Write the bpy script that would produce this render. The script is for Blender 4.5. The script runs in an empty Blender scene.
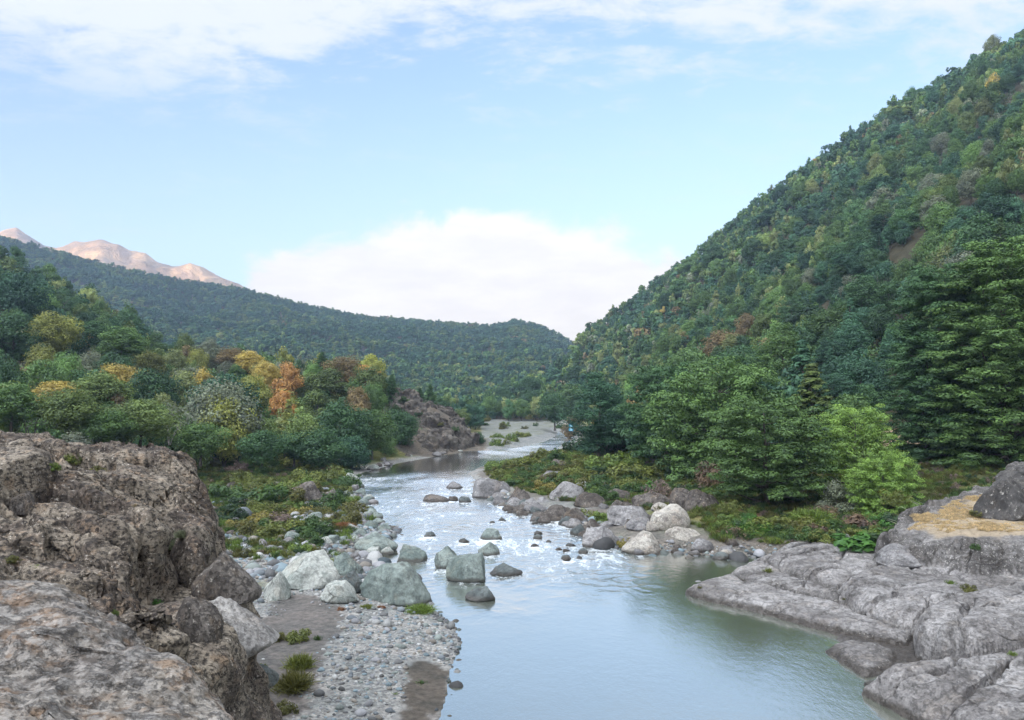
import bpy, math, random
import numpy as np
from math import radians as R_

random.seed(7)
rng = np.random.default_rng(11)
scene = bpy.context.scene
COL = scene.collection
F = 800.0; CX = 512.0; HY = 400.0; EYE = 14.0          # lens in pixels, horizon row, eye height above the river

# ------------------------------------------------------------------ numbers
_perm = np.random.default_rng(3).permutation(512).astype(np.int64)
_perm = np.concatenate([_perm, _perm])
_g = np.random.default_rng(4).normal(size=(512, 3)); _g /= np.linalg.norm(_g, axis=1)[:, None]
def perlin(p):
    p = np.asarray(p, float); i = np.floor(p).astype(np.int64); f = p - i; i &= 511
    u = f * f * f * (f * (f * 6 - 15) + 10); out = 0
    for dx in (0, 1):
        wx = u[:, 0] if dx else 1 - u[:, 0]; a = _perm[(i[:, 0] + dx) & 511]
        for dy in (0, 1):
            wy = u[:, 1] if dy else 1 - u[:, 1]; b = _perm[a + ((i[:, 1] + dy) & 511) & 511]
            for dz in (0, 1):
                wz = u[:, 2] if dz else 1 - u[:, 2]; c = _perm[(b + i[:, 2] + dz) & 511]
                g = _g[c]
                out = out + wx * wy * wz * (g[:, 0] * (f[:, 0] - dx) + g[:, 1] * (f[:, 1] - dy) + g[:, 2] * (f[:, 2] - dz))
    return out * 1.6
def fbm(p, octv=4, lac=2.03, gain=0.5, ridged=False):
    s = 0; a = 1.0; p = np.asarray(p, float).copy()
    for k in range(octv):
        n = perlin(p + 17.3 * k)
        if ridged: n = 1 - 2 * np.abs(n)
        s = s + a * n; a *= gain; p = p * lac
    return s
def worley(p, seed=0):
    """2D cells: nearest id, F1, F2"""
    p = np.asarray(p, float); i = np.floor(p).astype(np.int64)
    bx = np.zeros(len(p)); by = np.zeros(len(p)); best = np.full(len(p), 1e9); sec = np.full(len(p), 1e9); ident = np.zeros(len(p), np.int64)
    for dx in (-1, 0, 1):
        for dy in (-1, 0, 1):
            cx = i[:, 0] + dx; cy = i[:, 1] + dy
            h = _perm[(_perm[(cx + seed) & 511] + cy) & 511]
            fx = cx + 0.1 + 0.8 * (_g[h, 0] * .5 + .5); fy = cy + 0.1 + 0.8 * (_g[h, 1] * .5 + .5)
            d = np.hypot(p[:, 0] - fx, p[:, 1] - fy)
            m = d < best
            sec = np.where(m, best, np.minimum(sec, d)); ident = np.where(m, h, ident); bx = np.where(m, p[:, 0] - fx, bx); by = np.where(m, p[:, 1] - fy, by); best = np.where(m, d, best)
    return ident, best, sec, bx, by
def sst(a, b, x):
    t = np.clip((np.asarray(x, float) - a) / (b - a), 0, 1); return t * t * (3 - 2 * t)
def lerp(a, b, t): return a + (b - a) * t
def interp(x, pts): return np.interp(x, [p[0] for p in pts], [p[1] for p in pts])
def xyp(P): return np.stack([P[0], P[1], np.zeros_like(P[0])], 1)
def sd_poly(X, Y, poly):
    """signed distance, positive inside"""
    X = np.asarray(X, float); Y = np.asarray(Y, float)
    d = np.full(X.shape, 1e9); inside = np.zeros(X.shape, bool); n = len(poly)
    for k in range(n):
        x0, y0 = poly[k]; x1, y1 = poly[(k + 1) % n]; ex, ey = x1 - x0, y1 - y0
        t = np.clip(((X - x0) * ex + (Y - y0) * ey) / (ex * ex + ey * ey + 1e-12), 0, 1)
        d = np.minimum(d, np.hypot(X - x0 - t * ex, Y - y0 - t * ey))
        c = ((y0 > Y) != (y1 > Y)) & (X < ex * (Y - y0) / (ey if ey else 1e-12) + x0)
        inside ^= c
    return np.where(inside, d, -d)
def at(px, py, z=0.0):
    """ground point at height z that the photo shows at this pixel"""
    Y = (EYE - z) * F / (py - HY); return ((px - CX) / F * Y, Y)
def at_d(px, py, Y): return ((px - CX) / F * Y, Y, EYE + (HY - py) / F * Y)
def to_px(X, Y, Z): return CX + F * X / Y, HY - F * (Z - EYE) / Y

# ------------------------------------------------------------------ objects
def mesh_np(name, V, faces, smooth=True, attrs=None, mats=()):
    """faces: (n,k) array or list of them (tris / quads)"""
    me = bpy.data.meshes.new(name)
    fl = faces if isinstance(faces, list) else [faces]
    fl = [np.asarray(f, np.int32) for f in fl if len(f)]
    loops = np.concatenate([f.ravel() for f in fl]); tot = np.concatenate([np.full(len(f), f.shape[1], np.int32) for f in fl])
    V = np.asarray(V, np.float32)
    me.vertices.add(len(V)); me.vertices.foreach_set('co', V.ravel())
    me.loops.add(len(loops)); me.loops.foreach_set('vertex_index', loops)
    me.polygons.add(len(tot)); st = np.concatenate([[0], np.cumsum(tot)[:-1]]).astype(np.int32)
    me.polygons.foreach_set('loop_start', st); me.polygons.foreach_set('loop_total', tot)
    me.polygons.foreach_set('use_smooth', np.full(len(tot), smooth))
    for k, v in (attrs or {}).items():
        v = np.asarray(v, np.float32)
        if v.ndim == 1: a = me.attributes.new(k, 'FLOAT', 'POINT'); a.data.foreach_set('value', v)
        else:
            a = me.attributes.new(k, 'FLOAT_COLOR', 'POINT'); w = np.ones((len(v), 4), np.float32); w[:, :3] = v
            a.data.foreach_set('color', w.ravel())
    me.update(calc_edges=True)
    for m in mats: me.materials.append(m)
    return me
def grid_faces(nr, nc):
    i = np.arange(nr * nc).reshape(nr, nc)
    return np.stack([i[:-1, :-1].ravel(), i[:-1, 1:].ravel(), i[1:, 1:].ravel(), i[1:, :-1].ravel()], 1)
def link(name, me, parent=None, loc=(0, 0, 0), rot=(0, 0, 0), scl=(1, 1, 1)):
    o = bpy.data.objects.new(name, me); COL.objects.link(o)
    o.location = loc; o.rotation_euler = rot; o.scale = scl
    if parent: o.parent = parent
    return o
def tag(o, label=None, cat=None, group=None, kind=None):
    if label: o['label'] = label
    if cat: o['category'] = cat
    if group: o['group'] = group
    if kind: o['kind'] = kind
    return o
ITEMS = []      # things whose labels are written at the end: dict(o, words, cat, px, py, zone, group)

# ------------------------------------------------------------------ node helper
class E:
    """a tiny expression over shader sockets"""
    def __init__(s, nt, sock): s.nt = nt; s.s = sock
    def _m(s, op, o=None, o2=None):
        n = s.nt.nodes.new('ShaderNodeMath'); n.operation = op
        for k, v in enumerate((s, o, o2)):
            if v is None: continue
            if isinstance(v, E): s.nt.links.new(v.s, n.inputs[k])
            else: n.inputs[k].default_value = v
        return E(s.nt, n.outputs[0])
    def __add__(s, o): return s._m('ADD', o)
    __radd__ = __add__
    def __mul__(s, o): return s._m('MULTIPLY', o)
    __rmul__ = __mul__
    def __sub__(s, o): return s._m('SUBTRACT', o)
    def __rsub__(s, o): return (s * -1.0) + o
    def __truediv__(s, o): return s._m('DIVIDE', o)
    def __pow__(s, o): return s._m('POWER', o)
    def max(s, o): return s._m('MAXIMUM', o)
    def min(s, o): return s._m('MINIMUM', o)
    def abs(s): return s._m('ABSOLUTE')
    def sst(s, a, b):
        n = s.nt.nodes.new('ShaderNodeMapRange'); n.interpolation_type = 'SMOOTHSTEP'; n.clamp = True
        s.nt.links.new(s.s, n.inputs[0])
        for k, v in ((1, a), (2, b)):
            if isinstance(v, E): s.nt.links.new(v.s, n.inputs[k])
            else: n.inputs[k].default_value = v
        n.inputs[3].default_value = 0; n.inputs[4].default_value = 1
        return E(s.nt, n.outputs[0])
def nnew(nt, t, **kw):
    n = nt.nodes.new(t)
    for k, v in kw.items(): setattr(n, k, v)
    return n
def noise(nt, vec, scale, detail=4, rough=.55, dist=0, out=0, dim='3D'):
    n = nnew(nt, 'ShaderNodeTexNoise', noise_dimensions=dim); nt.links.new(vec, n.inputs['Vector'])
    n.inputs['Scale'].default_value = scale; n.inputs['Detail'].default_value = detail
    n.inputs['Roughness'].default_value = rough; n.inputs['Distortion'].default_value = dist
    return E(nt, n.outputs[out])
def voro(nt, vec, scale, feature='F1', out='Distance', rnd=1.0):
    n = nnew(nt, 'ShaderNodeTexVoronoi', feature=feature); nt.links.new(vec, n.inputs['Vector'])
    n.inputs['Scale'].default_value = scale; n.inputs['Randomness'].default_value = rnd
    return E(nt, n.outputs[out])
def mix(nt, fac, a, b, blend='MIX'):
    n = nnew(nt, 'ShaderNodeMix', data_type='RGBA', blend_type=blend)
    for k, v in ((0, fac), (6, a), (7, b)):
        if isinstance(v, E): nt.links.new(v.s, n.inputs[k])
        elif k == 0: n.inputs[k].default_value = v
        else: n.inputs[k].default_value = (*v, 1)
    return E(nt, n.outputs[2])
def mapping(nt, vec, scl=(1, 1, 1), rot=(0, 0, 0), loc=(0, 0, 0)):
    n = nnew(nt, 'ShaderNodeMapping'); nt.links.new(vec, n.inputs[0])
    n.inputs['Scale'].default_value = scl; n.inputs['Rotation'].default_value = rot; n.inputs['Location'].default_value = loc
    return n.outputs[0]
def attr(nt, name, typ='GEOMETRY', out='Color'):
    n = nnew(nt, 'ShaderNodeAttribute', attribute_type=typ); n.attribute_name = name
    return E(nt, n.outputs[out])
def new_mat(name):
    m = bpy.data.materials.new(name); m.use_nodes = True; nt = m.node_tree; nt.nodes.clear()
    out = nnew(nt, 'ShaderNodeOutputMaterial'); return m, nt, out
def pos(nt): return nnew(nt, 'ShaderNodeNewGeometry').outputs['Position']
def objco(nt): return nnew(nt, 'ShaderNodeTexCoord').outputs['Object']
def bump(nt, h, strength, dist):
    n = nnew(nt, 'ShaderNodeBump'); n.inputs['Strength'].default_value = strength; n.inputs['Distance'].default_value = dist
    nt.links.new(h.s, n.inputs['Height']); return n.outputs[0]
def principled(nt, out, col, rough=.85, normal=None, spec=.3):
    b = nnew(nt, 'ShaderNodeBsdfPrincipled')
    if isinstance(col, E): nt.links.new(col.s, b.inputs['Base Color'])
    else: b.inputs['Base Color'].default_value = (*col, 1)
    if isinstance(rough, E): nt.links.new(rough.s, b.inputs['Roughness'])
    else: b.inputs['Roughness'].default_value = rough
    b.inputs['Specular IOR Level'].default_value = spec
    if normal: nt.links.new(normal, b.inputs['Normal'])
    nt.links.new(b.outputs[0], out.inputs[0]); return b

# ------------------------------------------------------------------ materials
def leaf_mat(name, trans=.22):
    m, nt, out = new_mat(name)
    tint = attr(nt, 'tint', 'INSTANCER'); cv = attr(nt, 'cv', 'GEOMETRY', 'Fac')
    c = mix(nt, 1.0, tint, mix(nt, cv, (.55, .55, .6), (1.55, 1.5, 1.2)), 'MULTIPLY')
    p = noise(nt, objco(nt), 1.1, 3)
    c = mix(nt, 1.0, c, mix(nt, p, (.75, .8, .85), (1.25, 1.2, 1.1)), 'MULTIPLY')
    d = nnew(nt, 'ShaderNodeBsdfDiffuse'); t = nnew(nt, 'ShaderNodeBsdfTranslucent'); g = nnew(nt, 'ShaderNodeBsdfGlossy')
    g.inputs['Roughness'].default_value = .5; g.inputs['Color'].default_value = (.6, .7, .8, 1)
    nt.links.new(c.s, d.inputs[0]); nt.links.new(c.s, t.inputs[0])
    a = nnew(nt, 'ShaderNodeMixShader'); a.inputs[0].default_value = trans
    nt.links.new(d.outputs[0], a.inputs[1]); nt.links.new(t.outputs[0], a.inputs[2])
    b = nnew(nt, 'ShaderNodeMixShader'); b.inputs[0].default_value = .035
    nt.links.new(a.outputs[0], b.inputs[1]); nt.links.new(g.outputs[0], b.inputs[2])
    nt.links.new(b.outputs[0], out.inputs[0]); return m
LEAF = leaf_mat('foliage'); 
def bark_mat(name, c1, c2):
    m, nt, out = new_mat(name); v = objco(nt)
    n = noise(nt, mapping(nt, v, (1, 1, .25)), 4, 5)
    principled(nt, out, mix(nt, n.sst(.3, .7), c1, c2), .9, bump(nt, n, .6, .05)); return m
BARK = bark_mat('bark', (.05, .04, .033), (.16, .14, .12)); PALE_BARK = bark_mat('pale_bark', (.12, .11, .10), (.30, .28, .26))

def rock_mat(name, c1, c2, c3, lichen=(.55, .54, .5), lic=.3, scale=1.0, bmp=.6, warm=None, warm_amt=0., wet=True, use_obj=True, crack=.5, straw=False, strata=0., pits=.35):
    m, nt, out = new_mat(name); v = objco(nt) if use_obj else pos(nt)
    r = nnew(nt, 'ShaderNodeObjectInfo').outputs['Random'] if use_obj else None
    if r:
        cmb = nnew(nt, 'ShaderNodeVectorMath', operation='ADD'); s3 = nnew(nt, 'ShaderNodeVectorMath', operation='SCALE')
        s3.inputs[0].default_value = (37, 91, 53); nt.links.new(r, s3.inputs['Scale']); nt.links.new(v, cmb.inputs[0]); nt.links.new(s3.outputs[0], cmb.inputs[1]); v = cmb.outputs[0]
    big = noise(nt, v, .45 * scale, 5, .6); med = noise(nt, v, 2.2 * scale, 6, .65); fine = noise(nt, v, 14 * scale, 5, .7)
    c = mix(nt, big.sst(.38, .62), c1, c2); c = mix(nt, (med.sst(.45, .68)) * .75, c, c3)
    if warm: c = mix(nt, noise(nt, v, 1.3 * scale, 5, .7).sst(.52, .66) * warm_amt, c, warm)
    if lic:
        l1 = noise(nt, v, 7 * scale, 6, .75).sst(.66 - .22 * lic, .74 - .16 * lic) * noise(nt, v, .8 * scale, 3).sst(.35, .6)
        c = mix(nt, l1 * .85, c, lichen)
    c = mix(nt, 1.0, c, mix(nt, fine.sst(.2, .8), (.62, .62, .62), (1.38, 1.38, 1.38)), 'MULTIPLY')
    wv = nnew(nt, 'ShaderNodeVectorMath', operation='ADD'); nt.links.new(v, wv.inputs[0])
    wn = nnew(nt, 'ShaderNodeTexNoise'); wn.inputs['Scale'].default_value = .9 * scale; nt.links.new(v, wn.inputs[0]); nt.links.new(wn.outputs['Color'], wv.inputs[1])
    ck = voro(nt, mapping(nt, wv.outputs[0], (.55 * scale, .9 * scale, 1.3 * scale), (.3, .5, .4)), .8, 'DISTANCE_TO_EDGE').sst(0, .035)
    ckm = noise(nt, v, .6 * scale, 3).sst(.46, .62); c = mix(nt, (1 - ck) * ckm * crack, c, (.03, .026, .024)); pit = noise(nt, mapping(nt, v, (1, 1, 1.6), (0, 0, 0), (9, 4, 2)), 5.5 * scale, 6, .75).sst(.40, .50); c = mix(nt, (1 - pit) * pits, c, (.035, .03, .027))
    h = med * .6 + fine * .22 + ck * ckm * (.3 * crack) + big * .5 + pit * .22
    if strata:
        st = noise(nt, mapping(nt, v, (.5, .25, 3.0), (.15, .2, .5)), 1.5 * scale, 4, .6)
        h = h + st * strata; c = mix(nt, st.sst(.5, .7) * .4 * strata, c, c3)
    if not use_obj and not straw and wet is False and scale > 1: c = mix(nt, attr(nt, 'lichen', 'GEOMETRY', 'Fac') * .55, c, mix(nt, noise(nt, v, 5.5, 6, .75).sst(.42, .60), mix(nt, noise(nt, v, 2.5, 4).sst(.5, .65), (.105, .098, .092), (.28, .185, .12)), (.40, .38, .355)))
    rough = .88
    if straw: c = mix(nt, attr(nt, 'stain_shade', 'GEOMETRY', 'Fac') * noise(nt, v, 3.0, 6, .75).sst(.30, .58), c, mix(nt, noise(nt, v, 6, 5, .7).sst(.56, .66), (.075, .068, .062), (.46, .44, .40)))
    if straw:
        geo = nnew(nt, 'ShaderNodeNewGeometry'); c = mix(nt, attr(nt, 'straw', 'GEOMETRY', 'Fac'), c, mix(nt, fine, (.27, .215, .145), (.44, .36, .26)))
    if wet:
        sx = nnew(nt, 'ShaderNodeSeparateXYZ'); nt.links.new(pos(nt), sx.inputs[0]); z = E(nt, sx.outputs[2])
        w = 1 - (z + (med - .5) * .5).sst(.18, .48)
        c = mix(nt, w * .8, c, (.045, .036, .028)); rough = (w * -.45) + .88
    principled(nt, out, c, rough, bump(nt, h, bmp, .12 / scale), .35); return m
M_BROWN = rock_mat('brown_rock', (.078, .066, .057), (.175, .155, .138), (.045, .038, .033), (.42, .39, .34), .42, 1.2, 1.0, (.22, .16, .105), .4, pits=.65)
M_MASSIF = rock_mat('outcrop_rock', (.105, .082, .066), (.29, .245, .19), (.040, .032, .025), (.55, .50, .43), .45, 1.3, 1.0, (.33, .22, .135), .45, wet=False, use_obj=False, strata=.5, pits=.9)
M_BLACK = rock_mat('black_rock', (.045, .043, .042), (.12, .112, .105), (.03, .028, .027), (.40, .38, .34), .4, 1.2, .9, (.16, .12, .08), .3)
M_SHELF = rock_mat('shelf_rock', (.17, .158, .152), (.335, .32, .31), (.10, .093, .088), (.56, .54, .51), .12, .6, .8, (.34, .29, .24), .3, use_obj=False, straw=True, crack=.7, strata=.5)
M_GREEN = rock_mat('greenish_rock', (.13, .165, .15), (.25, .29, .265), (.08, .10, .095), (.45, .47, .44), .1, .9, .45, (.28, .25, .18), .25)
M_PALE = rock_mat('pale_rock', (.27, .295, .27), (.42, .43, .395), (.18, .21, .19), (.65, .65, .6), .2, .8, .4, (.45, .4, .33), .3, crack=.7)
M_TAN = rock_mat('tan_rock', (.31, .285, .245), (.47, .44, .385), (.15, .13, .12), (.66, .64, .58), .4, 1.4, .7, (.40, .28, .2), .3)
M_GREY = rock_mat('grey_rock', (.16, .155, .155), (.31, .30, .295), (.09, .085, .085), (.5, .48, .45), .3, 1.0, .7, (.25, .2, .16), .3)
M_WET = rock_mat('wet_dark_rock', (.07, .085, .085), (.15, .17, .165), (.045, .05, .05), (.3, .3, .28), .1, 1.2, .5, (.16, .11, .07), .3)

def ground_mat():
    m, nt, out = new_mat('ground'); v = pos(nt); c = attr(nt, 'gc')
    a = noise(nt, v, .35, 6, .7); b = noise(nt, v, 3.0, 6, .7); f = noise(nt, v, 18, 4, .7)
    c = mix(nt, 1.0, c, mix(nt, b.sst(.25, .75), (.6, .6, .6), (1.4, 1.38, 1.35)), 'MULTIPLY')
    c = mix(nt, 1.0, c, mix(nt, a.sst(.3, .7), (.75, .8, .8), (1.25, 1.2, 1.15)), 'MULTIPLY')
    pb = voro(nt, v, 6.5, 'F1', 'Distance'); pc = voro(nt, v, 6.5, 'F1', 'Color')
    peb = attr(nt, 'peb', 'GEOMETRY', 'Fac')
    c = mix(nt, peb * .7, c, mix(nt, 1.0, c, mix(nt, pc, (.45, .45, .48), (1.8, 1.8, 1.75)), 'MULTIPLY'))
    h = b * .5 + f * .15 + (1 - pb) * peb * .5
    fa = attr(nt, 'far', 'GEOMETRY', 'Fac'); fn = noise(nt, v, .006, 12, .62, .6)
    c = mix(nt, fa * fn.sst(.47, .60) * .75, c, (.22, .17, .11)); c = mix(nt, fa * noise(nt, v, .02, 6, .7).sst(.55, .7) * .5, c, (.42, .33, .26))
    n2 = nnew(nt, 'ShaderNodeBump'); n2.inputs['Strength'].default_value = 1; n2.inputs['Distance'].default_value = 90; nt.links.new((fn * fa).s, n2.inputs['Height']); nt.links.new(bump(nt, h, .7, .12), n2.inputs['Normal'])
    principled(nt, out, c, .92, n2.outputs[0], .2); return m
M_GROUND = ground_mat()
# ------------------------------------------------------------------ the river outline (traced on the ground), terrain function
_lb = [(440,720),(447,695),(450,672),(462,643),(455,628),(437,611),(425,600),(405,575),(372,556),(385,545),(402,530),(372,520),(362,500),(357,482),(366,472),(400,463),(440,456),(470,451),(484,451),(500,450),(530,446),(550,440),(557,435),(558,431)]
_rb = [(567,431),(574,437),(568,444),(537,455),(505,461),(480,467),(466,474),(470,484),(474,494),(500,504),(520,512),(548,518),(575,524),(585,541),(600,547),(622,551),(640,556),(665,553),(700,555),(735,560),(752,556),(748,568),(720,577),(690,585),(682,592),(700,600),(747,612),(805,628),(833,659),(859,680),(902,705),(931,720)]
RIVER = [(5,-80),(2,-20),(0,5),(-1,20),(-2,34)] + [at(*p) for p in _lb] + [at(*p) for p in _rb] + [(22,25),(28,5),(32,-20),(38,-80)]

_SKY_R = [(440,420),(465,405),(480,396),(500,388),(520,379),(545,374),(560,358),(570,350),(578,338),(590,325),(620,305),(660,275),(700,247),(740,213),(800,165),(860,122),(930,82),(985,50),(1024,28),(1150,-45),(1400,-90)]
_YR_R = [(440,500),(480,520),(520,560),(560,620),(590,700),(660,650),(740,590),(860,510),(1024,460),(1400,420)]
_YF_R = [(440,440),(480,440),(520,420),(560,400),(590,360),(660,150),(740,115),(860,98),(1024,104),(1400,80)]
_EX_R = [(590,1.6),(740,1.45),(860,1.25),(1024,1.08)]
_SKY_L = [(-500,60),(-300,130),(0,245),(50,272),(100,300),(145,322),(165,342),(200,345),(240,350),(300,358),(345,354),(370,368),(400,380),(425,397),(440,408),(455,420),(468,436),(480,447)]
_YR_L = [(-500,300),(0,340),(100,320),(160,300),(240,250),(320,240),(400,236),(445,236),(480,240)]
_YF_L = [(-500,90),(-300,105),(0,115),(100,125),(160,140),(240,160),(320,168),(380,188),(420,207),(450,217),(480,238)]
_SKY_F = [(-600,240),(-100,222),(0,236),(30,244),(100,263),(180,281),(240,288),(300,304),(360,316),(420,321),(450,323),(490,326),(515,321),(540,326),(577,344),(620,372),(700,420)]
_YR_F = [(-600,1150),(0,1250),(300,1350),(577,1480)]
_SKY_M = [(-600,240),(-200,215),(-60,250),(-20,238),(5,228),(16,227),(28,234),(45,246),(62,246),(75,241),(100,239),(118,243),(130,251),(145,252),(157,262),(172,266),(190,262),(205,268),(222,277),(240,284),(300,330),(420,420)]
SHELF_FOOT = [at(*p) for p in [(684,591),(720,574),(765,560),(800,554),(880,560),(910,575),(1400,590),(1700,800),(1000,800),(925,722),(862,678),(838,662),(806,630),(747,612)]]
def feature(px, Y, sky, yr, yf, tree, zf, ex, back=.25, n=None):
    Yr = interp(px, yr); Yf = interp(px, yf); zr = EYE + Yr * (HY - interp(px, sky)) / F - tree
    s = (Y - Yf) / (Yr - Yf); sc = np.clip(s, 0, 1)
    p = sc ** ex
    z = zf + (zr - zf) * p
    z = z - np.clip(Y - Yr, 0, None) * back
    return np.where(s < 0, zf + s * (Yr - Yf) * .35, z), s
def terrain(X, Y, detail=True):
    X = np.asarray(X, float); Y = np.asarray(Y, float); sh = X.shape; X = X.ravel(); Y = Y.ravel()
    R = np.hypot(X, Y) + 1e-6; a = np.arctan2(X, Y); ac = np.clip(a, -.92, .92)
    px = CX + F * np.tan(ac); D = R * np.cos(ac)
    sd = -sd_poly(X, Y, RIVER)
    left = X < interp(Y, [(-80,20),(5,14),(35,6),(56,3),(77,4),(110,-1),(150,-10),(200,-14),(240,-3),(300,12),(380,24)])
    base = np.where(left, .12 + .45 * sst(0, 7, sd) + 1.9 * sst(10, 60, sd), .1 + .9 * sst(0, 5, sd) + 1.4 * sst(4, 16, sd) + 5 * sst(14, 60, sd) * sst(260, 170, Y))
    base = base + .012 * np.clip(D - 240, 0, 4000)
    P = np.stack([X, Y, 0 * X], 1)
    if detail:
        big = fbm(P / 90, 4); med = fbm(P / 22 + 9, 3); small = fbm(P / 5 + 31, 3)
    else: big = med = small = 0
    zr, s = feature(px, D, _SKY_R, _YR_R, _YF_R, 8 + 0 * px, 3.5, interp(px, _EX_R), .3)
    zr = np.where(zr > 0, zr + (big * 7 + med * 2.2) * np.clip(s * 4, 0, 1) * np.clip((1.0 - s) * 6 + .12, .12, 1), zr)
    tl = interp(px, [(405, 9), (430, 1)])
    zl, s = feature(px, D, _SKY_L, _YR_L, _YF_L, tl, 2.2, 1.15, .12)
    zl = np.where(zl > 0, zl + (big * 3.5 + med * 1.2) * np.clip(s * 4, 0, 1) * np.clip((1.0 - s) * 5 + .15, .15, 1), zl)
    zf, s = feature(px, D, _SKY_F, _YR_F, [(-600, 520), (600, 620)], 6, 10, 1.15, .2)
    zf = np.where(zf > 0, zf + (fbm(P / 260, 5, ridged=True) * 16 - 16) * np.clip(s * 3, 0, 1) * np.clip((1 - s) * 4 + .02, .02, 1), zf) if detail else zf
    zm, s = feature(px, D, _SKY_M, [(-600, 2500), (300, 2650)], [(-600, 1750), (300, 1850)], 0, 150, 1.0, .35)
    if detail:
        zm = np.where(zm > 0, zm + (fbm(P / 420 + 3, 6, ridged=True) - .9) * 55 * np.clip((1 - s) * 3 + .03, .03, 1) * np.clip(s * 2, 0, 1), zm)
    zm = np.where(px > 430, -50, zm)
    h = np.maximum(np.maximum(base, zr), np.maximum(zl, np.maximum(zf, zm)))
    # unseen valley sides, and a mountain added behind to block the evening sun
    w = sst(1.0, 1.7, np.abs(a)); rear = 3 + 480 * sst(250, 1500, R) + 60 * big * sst(300, 900, R) - 200 * sst(1600, 2600, R)
    h = lerp(h, np.maximum(base, rear), w)
    h = h + small * .10 * sst(1, 6, sd) + med * .3 * sst(6, 30, sd)
    wsh = lerp(4.0, 7.0, sst(100, 300, D))
    h = h * sst(-1.0, wsh, sd) ** .8
    bed = -.12 - 1.2 * sst(0, 7, -sd)
    h = np.where(sd > 0, np.maximum(h, .02 + .03 * np.minimum(sd, 3)), bed)
    under = sst(-1.6, .2, sd_poly(X, Y, SHELF_FOOT)); h = np.where(under > 0, np.minimum(h, lerp(h, -.5, under)), h)
    return h.reshape(sh)
def tz(x, y): return float(terrain(np.array([x]), np.array([y]))[0])
def river_sd(X, Y): return -sd_poly(np.asarray(X, float), np.asarray(Y, float), RIVER)

def polar(az_front, naz, nback, r0, r1, nr):
    af = np.linspace(-az_front, az_front, naz)
    ab = np.linspace(az_front, 2 * math.pi - az_front, nback + 2)[1:-1]
    A = np.concatenate([af, ab, [2 * math.pi - az_front]]); A[-1] = 2 * math.pi - az_front
    Rr = np.exp(np.linspace(math.log(r0), math.log(r1), nr))
    AA, RR = np.meshgrid(A, Rr); return RR * np.sin(AA), RR * np.cos(AA), len(A)

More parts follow.
